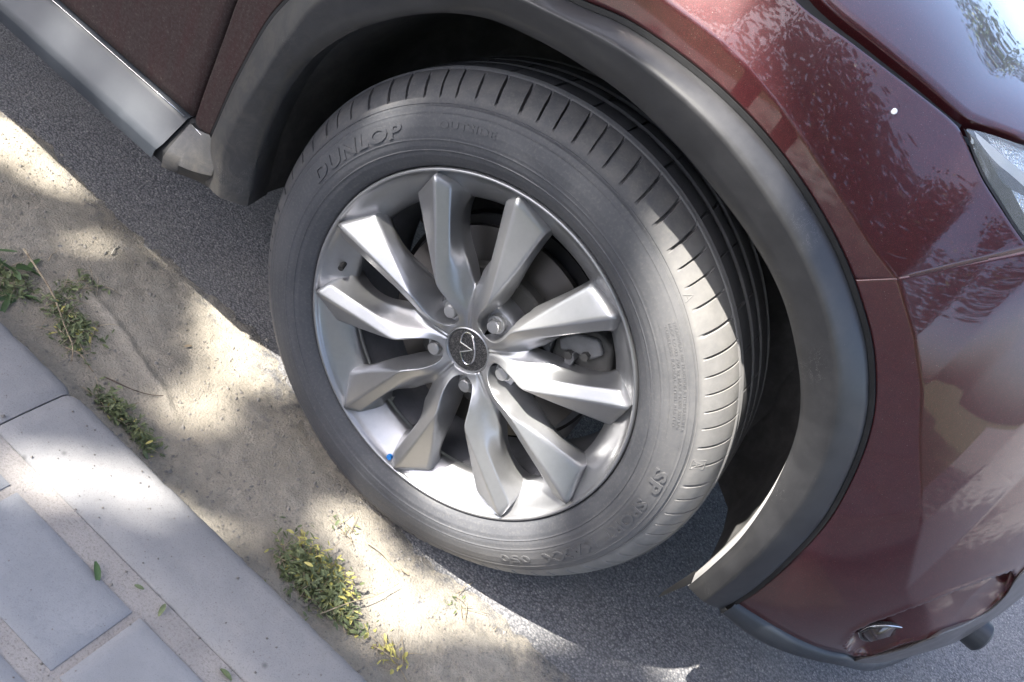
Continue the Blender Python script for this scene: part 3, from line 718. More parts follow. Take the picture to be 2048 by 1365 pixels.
# rim: lip, flange and barrel
vs, fs = lathe([(.249, .016), (.2512, .010), (.2512, .002), (.2500, -.0012), (.2478, -.0018), (.2462, -.0004), (.2452, .003), (.2440, .006), (.236, .012), (.226, .020), (.216, .029), (.209, .036), (.2065, .0405), (.2070, .047), (.2150, .060)], 240)
rim = wmesh('rim', vs, fs, M_rim, 60)
vs, fs = lathe([(.2150, .0595), (.214, .075), (.2105, .10), (.2105, .17), (.222, .20), (.245, .21)], 160); wmesh('barrel', vs, fs, M_barrel, 60)
# lug seats, nuts
vs, fs = lathe([(.036, .036), (.040, .034), (.0735, .034), (.078, .040), (.082, .062), (.03, .09)], 120); wmesh('hub_seat', vs, fs, M_rim, 40)
for k in range(5):
    a = math.radians(12 + 72 * (k - 1)); lx, lz = .05715 * math.sin(a), .05715 * math.cos(a)
    bm = bmesh.new(); pr = [(.0150, .034), (.0150, .030), (.0125, .028)]
    hexr = .0118
    def cylr(bm, prof_, seg, rot=0):
        ringv = []
        for r, y in prof_: ringv.append([bm.verts.new((lx + r*math.cos(2*math.pi*i/seg + rot), y, lz + r*math.sin(2*math.pi*i/seg + rot))) for i in range(seg)])
        for A, B in zip(ringv[:-1], ringv[1:]):
            for i in range(seg): bm.faces.new((A[i], A[(i+1) % seg], B[(i+1) % seg], B[i]))
        bm.faces.new(ringv[-1])
    cylr(bm, [(.0135, .036), (.0135, .0285), (.0128, .0272)], 24)
    cylr(bm, [(.0112, .031), (.0112, .0235), (.0104, .0220)], 6, random.random())
    cylr(bm, [(.0095, .023), (.0095, .0195), (.0082, .0178), (.004, .0174)], 20)
    o = bmobj('lug_nut', bm, M_nut, wheel, 30, zoff=False)
# centre cap and emblem (the open oval with the point running in)
vs, fs = lathe([(.0335, .021), (.0335, .0178), (.0320, .0168), (.0312, .0178), (.0306, .0200)], 90); wmesh('cap_ring', vs, fs, M_rim, 30)
vs, fs = lathe([(.0307, .0196), (.024, .0190), (.012, .0186), (.0001, .0185)], 72); wmesh('centre_cap', vs, fs, M_cap)
F = lambda a, b: (820 + a / 5.6885, 580 + b / 5.6885)
oval = [F(*p) for p in ((578, 592), (588, 545), (605, 505), (640, 484), (680, 492), (708, 530), (728, 590), (737, 660), (736, 735), (722, 795), (698, 835), (665, 850), (632, 838), (602, 800), (585, 750), (574, 708))]
p3 = [atY(u, .0175) for u in resample(oval, 60)]; vs, fs = tube([tuple(p) for p in p3], .0013, 8)
apex = atY(F(712, 688), .0172)
for q_ in (oval[0], oval[-1]):
    a_ = atY(q_, .0175); v2, f2 = tube([tuple(a_), tuple((a_+apex)/2), tuple(apex)], .0015, 8, taper=.8); n0 = len(vs); vs += v2; fs += [tuple(i + n0 for i in f) for f in f2]
wmesh('emblem', vs, fs, M_chrome)
# valve, blue dot
p0 = atY((692, 522), .030); p1 = atY((681, 538), .012); vs, fs = tube([tuple(p0), tuple((p0+p1)/2), tuple(p1)], .0042, 12); wmesh('valve', vs, fs, M_black)
p0 = atY((778, 915), .0035); vs, fs = tube([(p0[0], p0[1] + .004, p0[2]), (p0[0], p0[1] - .0008, p0[2])], .0042, 18); wmesh('paint_mark', vs, fs, M_blue)
# balance weights glued inside the barrel
# tyre
RIDGE = lambda r, c, w, h: h * math.exp(-((r - c) / w) ** 2)
side = []
for r in np.arange(.2515, .3262, .0011):
    t = (r - .2515) / (.326 - .2515)
    y = .003 - .0185 * math.sin(math.pi * min(1, (t * .5 + .02)) ** .9) * (1 - .0 * t) if t < .55 else None
    yy = np.interp(r, [.2515, .2545, .259, .268, .280, .292, .303, .314, .3262], [.004, -.001, -.0055, -.0115, -.0155, -.0165, -.0150, -.0115, -.0055])
    yy -= RIDGE(r, .2745, .0007, .0011) + RIDGE(r, .2875, .0007, .0009) + RIDGE(r, .3185, .0008, .0007)
    side.append((r, float(yy)))
side[0] = (.2512, .010)
side += [(.3264, -.0030), (.3275, -.0022), (.3285, -.0026), (.3300, -.0012)]
shoulder = [(.334, .0015), (.338, .0042), (.3425, .0080), (.347, .0125), (.3515, .018), (.3555, .0245), (.3588, .0305), (.3612, .0365), (.3626, .0415)]
def groove(y, w=.009, d=.0075): return [(.3650 , y - w/2 - .0005), (.365 - d, y - w/2 + .0012), (.365 - d, y + w/2 - .0012), (.3652, y + w/2 + .0005)]
tread = groove(.0475) + [(.3655, .064), (.366, .083)] + groove(.092) + [(.3662, .105), (.3662, .117)] + groove(.127) + [(.366, .14), (.3655, .157)] + groove(.165) + [(.363, .178), (.359, .19), (.352, .203), (.342, .215), (.33, .223)]
back = [(.315, .230), (.295, .234), (.275, .230), (.255, .22), (.245, .212)]
prof = side + shoulder + tread + back
NP = 78                         # shoulder sipes round the tyre
subc = [0, .045, .07, .155, .18, .24, .38, .53, .68, .84]
na = NP * len(subc); rp = random.Random(4); pit = np.array([rp.choice((.82, 1., 1.2)) for _ in range(NP)]); pit *= 2 * math.pi / pit.sum(); pst = np.r_[0, np.cumsum(pit)]
angs = [float(pst[p_] + s * pit[p_]) for p_ in range(NP) for s in subc]; cutd = [rp.uniform(.7, 1.15) for _ in range(NP)]; cutl = [rp.uniform(.62, .9) for _ in range(NP)]
vs = []; ns_, nsh = len(side), len(shoulder)
for i, (r, y) in enumerate(prof):
    insh = ns_ + 1 <= i < ns_ + nsh - 0; inrib = False
    for j, a in enumerate(angs):
        c = j % len(subc); rr, yy, aa = r, y, a
        if insh:
            s = (i - ns_) / nsh; aa = a + .030 * s ** 1.5
            kp = j // len(subc); wv = sstep(0.04, .25, s) * (1 - sstep(cutl[kp] - .12, cutl[kp] + .08, s)) * cutd[kp]
            if c in (2, 3): rr -= .0058 * wv; yy += .003 * wv
        elif i >= ns_ + nsh:
            aa = a + .035
            if c in (2, 3) and i in (ns_ + nsh + 4, ns_ + nsh + 5, ns_ + nsh + 10, ns_ + nsh + 11) and (j // len(subc)) % 2: rr -= .003
        x, z = rr * math.cos(aa), rr * math.sin(aa)
        if z < -ZH + .0005:     # contact patch
            z = -ZH + .0005 ; yy += -.003 * (1 if y < .1 else -1)
        if z < -.30 and y < .03 and r < .345: yy -= .006 * sstep(-.30, -.35, z)
        vs.append((x, yy, z))
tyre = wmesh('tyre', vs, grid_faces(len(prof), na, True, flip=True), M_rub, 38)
def sidey(r): return float(np.interp(r, [p_[0] for p_ in side[1:]], [p_[1] for p_ in side[1:]]))
# moulded lettering on the sidewall
def arc_text(s, r0, h, a0, wid=1.0, off=0.0, ext=.0006, name='lettering', italic=0., span=None):
    cu = bpy.data.curves.new('t', 'FONT'); cu.body = s; cu.size = 1; cu.extrude = 0; cu.offset = off; cu.shear = italic; cu.resolution_u = 3; cu.space_character = 1.08
    to = bpy.data.objects.new('t', cu); SC.collection.objects.link(to); dg = bpy.context.evaluated_depsgraph_get(); m0 = bpy.data.meshes.new_from_object(to.evaluated_get(dg)); bpy.data.objects.remove(to)
    bm = bmesh.new(); bm.from_mesh(m0); bpy.data.meshes.remove(m0)
    bmesh.ops.remove_doubles(bm, verts=bm.verts, dist=.0005)
    ed = [e for e in bm.edges if e.calc_length() > .12]
    bmesh.ops.subdivide_edges(bm, edges=ed, cuts=2); bmesh.ops.triangulate(bm, faces=bm.faces)
    r_ = bmesh.ops.extrude_face_region(bm, geom=bm.faces[:]); topv = {v for v in r_['geom'] if isinstance(v, bmesh.types.BMVert)}
    xs = [v.co.x for v in bm.verts]; x0, x1 = min(xs), max(xs); sc = h / .70
    if span: wid = math.radians(span) * r0 / ((x1 - x0) * sc)
    for v in bm.verts:
        r = r0 + v.co.y * sc; an = math.radians(a0) + (v.co.x - x0) * sc * wid / r0
        y = sidey(min(r, .3299)) + (-ext if v in topv else .0006)
        v.co = Vector((r * math.sin(an), y, r * math.cos(an)))
    bmesh.ops.recalc_face_normals(bm, faces=bm.faces)
    return bmobj(name, bm, M_rub, wheel, 30, zoff=False)
def polang(u, y=-.015): p_ = atY(u, y); return math.degrees(math.atan2(p_[0], p_[2])), math.hypot(p_[0], p_[2])
aD, rD = polang((638, 365)); aD2, _ = polang((805, 262)); arc_text('DUNLOP', .2935, .0165, aD, off=.03, italic=.15, ext=.0016, span=(aD2 - aD) % 360)
aO, rO = polang((878, 266)); aO2, _ = polang((990, 283)); arc_text('OUTSIDE', .3015, .0085, aO, off=.02, ext=.0009, span=(aO2 - aO) % 360)
aS, rS = polang((1325, 940)); aS2, _ = polang((1308, 990)); arc_text('SP', .2975, .0165, aS, off=.03, italic=.2, ext=.0016, span=(aS2 - aS) % 360)
aS, _ = polang((1292, 1005)); aS2, _ = polang((1213, 1085)); arc_text('SPORT', .2965, .0150, aS, off=.03, italic=.15, ext=.0016, span=(aS2 - aS) % 360)
aS, _ = polang((1198, 1092)); aS2, _ = polang((1088, 1125)); arc_text('MAXX', .2965, .0150, aS, off=.03, italic=.15, ext=.0015, span=(aS2 - aS) % 360)
aS, _ = polang((1062, 1125)); aS2, _ = polang((1000, 1118)); arc_text('050', .2975, .0120, aS, off=.02, ext=.0009, span=(aS2 - aS) % 360)
tiny = ['TREADWEAR 300 TRACTION A TEMPERATURE A', 'MAX LOAD 750 kg MAX PRESS 350 kPa', 'TUBELESS RADIAL STEEL BELTED']
for i, s in enumerate(tiny):
    r0 = .313 - i * .0052
    a1, _ = polang((1372 - i * 14, 640 + i * 4)); a2, _ = polang((1372 - i * 12, 870 - i * 8)); arc_text(s, r0, .0032, a1, off=.01, ext=.0005, span=(a2 - a1) % 360)
# A marks on the shoulder
for u, boxed in (((1380, 592), False), ((1396, 930), True)):
    p_ = atY(u, .006); a_ = math.degrees(math.atan2(p_[0], p_[2])); cu_r = math.hypot(p_[0], p_[2])
    w = .0045; L3 = lambda t, q: (cu_r + t, math.radians(a_) + q / cu_r)
    segs = [((-w, -w), (w, 0)), ((w, 0), (-w, w)), ((-w * .3, -w * .5), (-w * .3, w * .5))]
    if boxed: b_ = w * 1.5; segs += [((-b_, -b_), (b_, -b_)), ((b_, -b_), (b_, b_)), ((b_, b_), (-b_, b_)), ((-b_, b_), (-b_, -b_))]
    vs, fs = [], []
    for s0, s1 in segs:
        pp = []
        for q_ in (s0, s1):
            rr, an = L3(*q_); y = float(np.interp(rr, [.33, .334, .338, .3425, .347], [-.0012, .0015, .0042, .008, .0125])); pp.append((rr * math.sin(an), y - .0002, rr * math.cos(an)))
        v2, f2 = tube(pp, .0005, 5); n0 = len(vs); vs += v2; fs += [tuple(i + n0 for i in f) for f in f2]
    wmesh('size_mark', vs, fs, M_rub)
# sidewall panel outline near the fine print
ol = [(.3085, -999), (.3175, 0)]
def arcl(r0, a0, a1, n=24): return [(r0 * math.sin(math.radians(a0+(a1-a0)*i/n)), sidey(r0) - .0001, r0 * math.cos(math.radians(a0+(a1-a0)*i/n))) for i in range(n+1)]
a1, _ = polang((1335, 640)); a2, _ = polang((1345, 880)); a3, _ = polang((1362, 905))
pts = arcl(.2975, a1, a2) + arcl(.316, a3, a3 + .2, 1); vs, fs = tube(pts, .0004, 5); wmesh('sidewall_line', vs, fs, M_rub)
a1, _ = polang((1085, 300)); pts = arcl(.314, a1 - 3, a1 - 2.5, 1) + arcl(.3, a1, a1 + .2, 1) + arcl(.2935, a1 + 5, a1 + 16); vs, fs = tube(pts, .0004, 5); wmesh('sidewall_line', vs, fs, M_rub)

# brake
vs, fs = lathe([(.108, .079), (.1570, .079), (.1572, .0795), (.1572, .088), (.150, .088)], 160); disc = mesh('brake_disc', vs, fs, M_disc, car, sharp=30)
vs, fs = lathe([(.0, .060), (.104, .060), (.1075, .0635), (.108, .079)], 120); mesh('disc_hat', vs, fs, M_cast, car, sharp=30)
vs, fs = lathe([(.02, .105), (.166, .105), (.170, .098), (.170, .12)], 120); mesh('dust_shield', vs, fs, M_black, car, sharp=30)
def block(name, px, y0, y1, mt, bev=.004):
    vs = [tuple(atY(u, y0)) for u in px]; f_ = [np.array(v) for v in vs]; vs += [(v[0], y1, v[2]) for v in vs]; n_ = len(px)
    fs = [tuple(range(n_))[::-1], tuple(range(n_, 2 * n_))] + [(i, (i+1) % n_, n_ + (i+1) % n_, n_ + i) for i in range(n_)]
    o = mesh(name, vs, fs, mt, car, smooth=True, sharp=40); bevel(o, bev, 3); return o
block('brake_caliper', [(1112, 672), (1150, 655), (1200, 668), (1225, 700), (1222, 745), (1185, 775), (1125, 755), (1100, 715)], .052, .12, M_cast, .006)
block('caliper_bridge', [(1118, 678), (1150, 668), (1196, 682), (1206, 712), (1180, 722), (1145, 704), (1120, 700)], .044, .052, M_alu, .003)
block('caliper_bracket', [(1080, 690), (1100, 655), (1112, 660), (1096, 712)], .05, .09, M_alu, .003)
block('pad_spring', [(1128, 716), (1145, 708), (1148, 722), (1138, 738), (1127, 734)], .038, .052, M_alu, .0015)
for c_ in ((1135, 712), (1168, 716)):
    p0 = atY(c_, .036); vs, fs = tube([tuple(p0 + np.array([0, .02, 0])), tuple(p0)], .006, 6); mesh('caliper_bolt', vs, fs, M_cast, car, sharp=30)
a_ = np.array(atY((1090, 880), .13)); b_ = np.array(atY((1155, 800), .12)); vs, fs = tube([tuple(a_), tuple((a_+b_)/2), tuple(b_)], .022, 20); mesh('steering_arm', vs, fs, M_alu, car, sharp=40)
box('suspension_knuckle', -.05, .06, .1, .3, -.10, .12, M_cast)
vs, fs = tube([(-.08, .13, -.12), (0, .2, -.13), (.05, .32, -.12)], .02, 10); mesh('control_arm', vs, fs, M_cast, car)

# ------------------------------------------------------------------ TREES over the pavement: their crowns shade and dapple the scene
rs = np.random.RandomState(11)
M_leaf = mat('leaf_green', (.05, .095, .025), .5); n = N(M_leaf); n.color(n.ramp(n.noise(6, 2), [(.3, (.035, .07, .016)), (.7, (.085, .125, .035))]))
M_bark = mat('bark', (.12, .09, .065), .9); n = N(M_bark); bb = n.noise(30, 5, .7, n.map((1, 1, .2))); n.color(n.ramp(bb, [(.3, (.06, .045, .033)), (.7, (.2, .16, .12))])); n.bump(bb, 1, .02)
sv = np.array(SUN); e1 = np.cross(sv, [0, 0, 1]); e1 /= np.linalg.norm(e1); e2 = np.cross(sv, e1)
gaps = []                        # leaf openings cut along the sun ray to place sun patches (target point, radius)
def gap(u, r, y=None, z=None, soft=.35):
    p = atY(u, y) if y is not None else atZ(u, z); gaps.append((p[0] @ np.eye(1)[0] if False else float(np.dot(p, e1)), float(np.dot(p, e2)), r, soft))
for u, r in (((20, 270), .055), ((100, 340), .045), ((-60, 250), .05), ((170, 480), .02), ((470, 690), .055), ((540, 735), .05), ((410, 800), .03), ((760, 1130), .04), ((800, 1215), .055), ((990, 1240), .04), ((310, 800), .015), ((520, 960), .035), ((700, 1040), .03)): gap(u, r, z=GZ)
for u, r in (((110, 940), .045), ((60, 960), .03), ((350, 1000), .02)): gap(u, r, z=ZK)
for u, y, r in (((880, 1000), .015, .032), ((960, 990), .015, .035), ((1070, 985), .015, .03), ((1400, 600), .01, .05), ((1430, 690), .01, .07), ((1430, 780), .01, .07), ((1405, 860), .0, .06), ((1320, 800), -.01, .05), ((1335, 890), -.01, .045), ((1220, 960), -.01, .02), ((770, 245), -.01, .022), ((850, 235), -.01, .02), ((940, 1090), -.01, .018), ((1060, 1100), -.01, .015),
               ((760, 520), 0, .022), ((800, 590), 0, .02), ((760, 630), 0, .028), ((840, 660), 0, .018), ((1030, 730), 0, .03), ((1090, 760), 0, .025), ((1020, 800), 0, .02), ((1000, 520), .0, .018), ((1150, 620), 0, .018),
               ((1430, 1110), .04, .03), ((1490, 1040), .04, .04), ((1550, 950), .03, .04), ((1590, 870), .02, .03), ((1420, 80), .0, .05), ((1450, 130), .0, .03), ((740, 30), -.04, .02), ((230, 190), -.04, .03), ((300, 240), -.04, .02), ((120, 60), -.04, .02), ((400, 310), -.05, .015), ((1480, 560), -.02, .02)): gap(u, r, y=y)
ga = np.array(gaps)
def leaves(name, centre, rad, count, size, parent, mt=M_leaf, holes=True, clump=.35):
    c = np.array(centre); rad = np.array(rad)
    # clumped points through the crown volume
    nc = max(20, count // 90); cc = rs.normal(size=(nc, 3)); cc /= np.linalg.norm(cc, axis=1)[:, None]; cc *= rs.uniform(.25, 1, (nc, 1)) ** .5
    idx = rs.randint(0, nc, count); q = cc[idx] * rad + rs.normal(size=(count, 3)) * clump * np.array([1, 1, .6]); k2 = rs.rand(count) < .45
    u = rs.normal(size=(count, 3)); u /= np.linalg.norm(u, axis=1)[:, None]; u *= rs.rand(count, 1) ** (1/3); q[k2] = (u * rad)[k2]; q = q + c
    if holes:
        qh = q - np.array([0, 0, ZH]); a = qh @ e1; b = qh @ e2; keep = np.ones(count, bool)
        for ga_, gb_, r, so in gaps:
            R_ = r + size * .24; d = np.hypot(a - ga_, b - gb_); keep &= ~(d < R_ * (1 - so * .5 * rs.rand(count) ** 2))
        q = q[keep]
    m = len(q); nrm = rs.normal(size=(m, 3)) * .55 + np.array([0, 0, 1]); nrm /= np.linalg.norm(nrm, axis=1)[:, None]
    t = np.cross(nrm, rs.normal(size=(m, 3))); t /= np.linalg.norm(t, axis=1)[:, None]; b_ = np.cross(nrm, t); s = size * rs.uniform(.7, 1.25, (m, 1))
    v = np.stack([q - t*s*.5, q - b_*s*.27 - t*s*.05, q + t*s*.5 - nrm*s*.08, q + b_*s*.27 - t*s*.05], 1).reshape(-1, 3)
    me = bpy.data.meshes.new(name); me.vertices.add(4*m); me.vertices.foreach_set('co', v.ravel()); me.loops.add(4*m); me.loops.foreach_set('vertex_index', np.arange(4*m)); me.polygons.add(m); me.polygons.foreach_set('loop_start', np.arange(0, 4*m, 4)); me.polygons.foreach_set('loop_total', np.full(m, 4)); me.update(); me.materials.append(mt)
    o = bpy.data.objects.new(name, me); SC.collection.objects.link(o)
    if parent: o.parent = parent; o.matrix_parent_inverse = Matrix.Translation(-parent.location)
    return o
def tree(x, y, cc, rad, h, count, size, label, holes=False, zb=None):
    t = empty('street_tree', (x, y, zb if zb is not None else ZK + ZH)); tag(t, label, 'tree', 'trees along the pavement')
    r2 = random.Random(int(x * 10)); pts = [Vector((0, 0, -.05))]
    top = Vector((cc[0] - x, cc[1] - y, cc[2] - t.location.z))
    for k in range(1, 9): f = k / 8; pts.append(Vector((top.x * f ** 2 + r2.uniform(-.04, .04), top.y * f ** 2 + r2.uniform(-.04, .04), top.z * f)))
    vs, fs = tube(pts, .15, 12, .3); me = bpy.data.meshes.new('trunk'); me.from_pydata(vs, [], fs); me.materials.append(M_bark); me.polygons.foreach_set('use_smooth', [True]*len(me.polygons)); o = bpy.data.objects.new('trunk', me); SC.collection.objects.link(o); o.parent = t
    for k in range(9):
        b0 = pts[4 + k % 4]; an = k * 2.4; e = Vector((math.cos(an) * rad[0] * .8, math.sin(an) * rad[1] * .8, 0)) + top + Vector((0, 0, r2.uniform(-.4, .6)))
        vs, fs = tube([b0, (b0*.5 + e*.5) + Vector((0, 0, .25)), e], .045, 6, .3); me = bpy.data.meshes.new('limb'); me.from_pydata(vs, [], fs); me.materials.append(M_bark); o = bpy.data.objects.new('limb', me); SC.collection.objects.link(o); o.parent = t
        if holes and k: o.scale = (1, 1, 1)
    leaves('crown', cc, rad, count, size, t, holes=holes)
    return t
mc = np.array([-.05, .1, 0]) + sv / sv[2] * 5.2
tree(mc[0] - .9, mc[1] - 1.6, (mc[0], mc[1], 5.6), (3.1, 2.6, 1.2), 5.6, 50000, .12, 'broad leafy street tree overhanging the kerb behind the camera', holes=True)
tree(3.4, -3.9, (2.9, -3.2, 4.4), (2.6, 2.0, 1.7), 4.4, 9000, .16, 'leafy street tree on the pavement ahead of the parked car')
tree(-7.5, -3.6, (-7.3, -3.4, 4.6), (2.3, 1.9, 1.6), 4.6, 5000, .16, 'leafy street tree on the pavement behind the parked car')
tree(7.6, -4.6, (7.2, -4.4, 3.6), (2.4, 1.8, 2.2), 3.6, 6000, .2, 'unseen full round tree added far ahead of the car beyond the nearer one')  # added out of view to darken what the bumper reflects
tree(5.2, -8.6, (5.2, -8.4, 3.2), (3.0, 1.6, 2.6), 3.2, 6000, .22, 'unseen low dense tree added behind the hedge')  # also added, screens the low sky from the bumper's reflection
tree(4.0, 12.0, (4, 12, 4.6), (3.5, 2.2, 2.2), 4.6, 5000, .22, 'rounded tree on the far side of the road', zb=.0)
hedge = leaves('hedge', (2, -6.2, 1.3), (13, .8, 1.6), 20000, .17, None, holes=False, clump=.2); tag(hedge, 'long unseen leafy hedge along the back of the pavement', 'hedge')  # made longer and taller out of view so the bumper mirrors less sky

# ------------------------------------------------------------------ litter in the gutter
def gz(x, y, up=0.):             # sand height under a point
    dd = edge_y(x) - y; h = .006 * sstep(-.004, .05, dd) + .012 * math.exp(-max(0, y - KY) / .05) * (.6 + .8 * noise.noise(Vector((x * 5, 0, 7)))) + .003 * noise.noise(Vector((x*9, y*9, 0))) * sstep(0, .05, dd)
    return GZ - .0035 + h + up
M_weed = mat('weed_green', (.1, .14, .05), .6); n = N(M_weed); n.color(n.ramp(n.noise(60, 3), [(.3, (.075, .095, .045)), (.55, (.13, .16, .07)), (.75, (.22, .23, .09))]))
M_yel = mat('yellow_leaf', (.42, .38, .10), .6); n = N(M_yel); n.color(n.ramp(n.noise(90, 3), [(.3, (.3, .3, .07)), (.7, (.55, .48, .16))]))
M_fresh = mat('fresh_leaf', (.09, .2, .04), .6); n = N(M_fresh); n.color(n.ramp(n.noise(80, 3), [(.3, (.035, .075, .022)), (.7, (.075, .13, .045))]))
M_dry = mat('dry_twig', (.3, .24, .17), .85); n = N(M_dry); n.color(n.ramp(n.noise(80, 3), [(.3, (.2, .15, .1)), (.7, (.4, .34, .24))]))
def leaf_geo(vs, fs, c, l, w, az, el, curl, rnd_):
    ax = Vector((math.cos(az) * math.cos(el), math.sin(az) * math.cos(el), math.sin(el))); s = Vector((-math.sin(az), math.cos(az), 0)); s = (s + Vector((0, 0, rnd_.uniform(-.5, .5)))).normalized(); nn_ = ax.cross(s)
    b = len(vs)
    for i in range(5):
        t = i / 4; wd = w * math.sin(math.pi * (t * .86 + .07)) ** .8; p = Vector(c) + ax * l * t - nn_ * (curl * l * t * t) * (1 if nn_.z > 0 else -1)
        for q_ in (-1, 0, 1): vs.append(tuple(p + s * wd * .5 * q_ + nn_ * abs(q_) * wd * .18 * (1 if nn_.z > 0 else -1)))
    for i in range(4):
        for j in range(2): fs.append((b + i*3 + j, b + i*3 + j + 1, b + i*3 + j + 4, b + i*3 + j + 3))
def clump(px, spread, count, ls, label, seed, mats=(M_weed,), h=.02, group='weeds along the kerb', stems=8, yel=0.):
    rn = random.Random(seed); c = np.mean([ground(u) for u in px], axis=0)
    o = empty('weed', (c[0], c[1], gz(c[0], c[1]) + ZH)); tag(o, label, 'weed', group)
    base_ = [ground(u) for u in px]; sets = {'leaves': ([], []), 'yellow_leaves': ([], [])}
    for k in range(count):
        b0 = rn.choice(base_); x = b0[0] + rn.gauss(0, spread); y = max(KY + .004, b0[1] + rn.gauss(0, spread * .6)); z = gz(x, y) + abs(rn.gauss(0, h))
        key = 'yellow_leaves' if rn.random() < yel * (1.6 if x > 0 and False else 1) else 'leaves'
        l = ls * rn.uniform(.5, 1.3); leaf_geo(*sets[key], (x - c[0], y - c[1], z - gz(c[0], c[1])), l, l * rn.uniform(.16, .5), rn.uniform(0, 6.28), rn.uniform(-.35, .5), rn.uniform(-.3, .6), rn)
    for key, (vs, fs) in sets.items():
        if vs: q_ = mesh(key, vs, fs, M_yel if key[0] == 'y' else mats[0], o, zoff=False); q_['kind'] = 'stuff'
    vs, fs = [], []
    for k in range(stems):
        b0 = rn.choice(base_); x = b0[0] - c[0] + rn.gauss(0, spread); y = max(KY + .004 - c[1], b0[1] - c[1] + rn.gauss(0, spread * .6)); a = rn.uniform(0, 6.28); l = rn.uniform(.015, .04)
        v2, f2 = tube([(x, y, 0), (x + math.cos(a)*l*.5, y + math.sin(a)*l*.5, .006 + h * .4), (x + math.cos(a)*l, y + math.sin(a)*l, .004 + h)], .0005, 4); n0 = len(vs); vs += v2; fs += [tuple(i + n0 for i in f) for f in f2]
    if vs: q_ = mesh('stems', vs, fs, M_dry, o, zoff=False); q_['kind'] = 'stuff'
    return o
clump([(600, 1130), (640, 1170), (620, 1160), (650, 1200), (600, 1160)], .024, 1150, .0098, 'largest weed clump, green with yellow tips, against the kerb below the tyre', 1, h=.012, yel=.05, stems=40)
clump([(605, 1095), (635, 1125), (660, 1150), (680, 1180)], .011, 170, .0095, 'strip of yellow sunlit leaves on the road side of the largest clump', 2, mats=(M_yel,), h=.012, yel=.8, stems=10)
clump([(680, 1240), (665, 1215)], .015, 200, .0095, 'small tail of weeds below the largest clump at the kerb', 12, h=.008, yel=.1, stems=10)
clump([(210, 805), (240, 840), (270, 870), (290, 895), (225, 825)], .011, 520, .0095, 'long narrow weed strip along the kerb left of the tyre', 3, h=.009, stems=20, yel=.03)
clump([(130, 640), (150, 670), (140, 690), (120, 620), (165, 655)], .018, 420, .0095, 'loose grey-green weed tuft crossed by a pale twig', 4, h=.008, stems=30, yel=.05)
clump([(150, 580), (175, 572), (130, 585)], .013, 130, .009, 'thin sprig of grey weeds above the twig-crossed tuft', 5, h=.005, stems=14)
clump([(10, 560), (30, 575), (0, 590)], .02, 260, .009, 'flat dark weed patch at the left edge of the photo', 6, h=.006, stems=14)
clump([(-5, 520), (20, 545), (40, 540)], .016, 12, .034, 'broad dark green weed leaves at the left edge of the photo', 7, mats=(M_fresh,), h=.010, stems=3)
clump([(15, 590), (30, 595)], .008, 7, .04, 'single low rosette of broad leaves below the dark green weed', 8, mats=(M_fresh,), h=.006, stems=1)
clump([(770, 1300), (790, 1320)], .014, 40, .011, 'sparse yellow sprig near the bottom edge beside the kerb', 9, mats=(M_yel,), h=.005, yel=.3, stems=14)
clump([(680, 1055), (690, 1062)], .010, 16, .008, 'tiny grey tuft in the sand between kerb and tyre', 10, h=.004, stems=10)
clump([(915, 1205), (908, 1212)], .010, 14, .008, 'tiny green tuft in the sand below the tyre', 13, h=.003, stems=6)
def twig(px, rad, label, mt=M_dry, lift=.004, name='twig', taper=.5):
    P_ = [ground(u) for u in px]; P_ = resample(P_, 14); c = P_[0]
    o_ = [(p[0] - c[0], p[1] - c[1], gz(*p) + lift + .003 * math.sin(i * .4)) for i, p in enumerate(P_)]; z0 = gz(*c)
    vs, fs = tube([(a, b, z - z0) for a, b, z in o_], rad, 6, taper); o = mesh(name, vs, fs, mt, zoff=False); o.location = (c[0], c[1], z0 + ZH); tag(o, label, 'twig', 'dry twigs in the gutter'); return o
twig([(45, 512), (75, 560), (105, 610), (128, 670), (143, 705), (140, 735)], .0018, 'long pale twig lying over the weed tuft at left', lift=.012)
twig([(128, 705), (160, 722), (185, 750)], .0012, 'short brown twig at the foot of the long pale twig', lift=.006)
twig([(205, 762), (250, 785), (290, 795), (335, 797)], .0011, 'thin dark curved twig pointing at the tyre', mat('dark_twig', (.09, .065, .05), .8), lift=.006)
twig([(632, 1242), (690, 1222), (740, 1205), (790, 1178)], .0010, 'thin brown twig sticking out of the largest weed clump', lift=.016)
twig([(731, 1092), (760, 1115), (795, 1145)], .0011, 'straw-coloured twig in the sunlit sand below the tyre', mat('straw', (.45, .38, .24), .8), lift=.005)
twig([(740, 1297), (775, 1320), (800, 1345), (815, 1372)], .0010, 'straw stalk at the bottom edge beside the kerb', lift=.004)
twig([(222, 515), (228, 505), (236, 494)], .0016, 'short pale stub of wood on the dusty asphalt', mat('pale_wood', (.5, .46, .38), .8), lift=.003)
twig([(96, 526), (105, 512), (114, 503)], .0009, 'tiny thin stick beside the long pale twig', lift=.003)
twig([(930, 1210), (928, 1235), (931, 1262)], .0007, 'thin upright straw in the small sunlit patch of sand', lift=.003)
twig([(985, 1265), (992, 1255)], .0008, 'tiny straw at the right of the small sunlit patch', lift=.003)
def single(u, l, mt, az, label, z=None, seed=0, w=.45):
    rn = random.Random(seed); p = atZ(u, ZK) if z == 'kerb' else atZ(u, GZ); zz = (ZK + .002) if z == 'kerb' else gz(p[0], p[1]) + .004
    vs, fs = [], []; leaf_geo(vs, fs, (0, 0, 0), l, l * w, az, .1, .25, rn); o = mesh('fallen_leaf', vs, fs, mt, zoff=False); o.location = (p[0], p[1], zz + ZH); tag(o, label, 'leaf', 'fallen leaves'); return o
single((105, 620), .02, M_yel, .6, 'round yellow leaf lying against the long pale twig', seed=1, w=.9)
single((150, 676), .016, M_yel, 2, 'dry cream leaf in the weed tuft under the long twig', seed=2, w=.8)
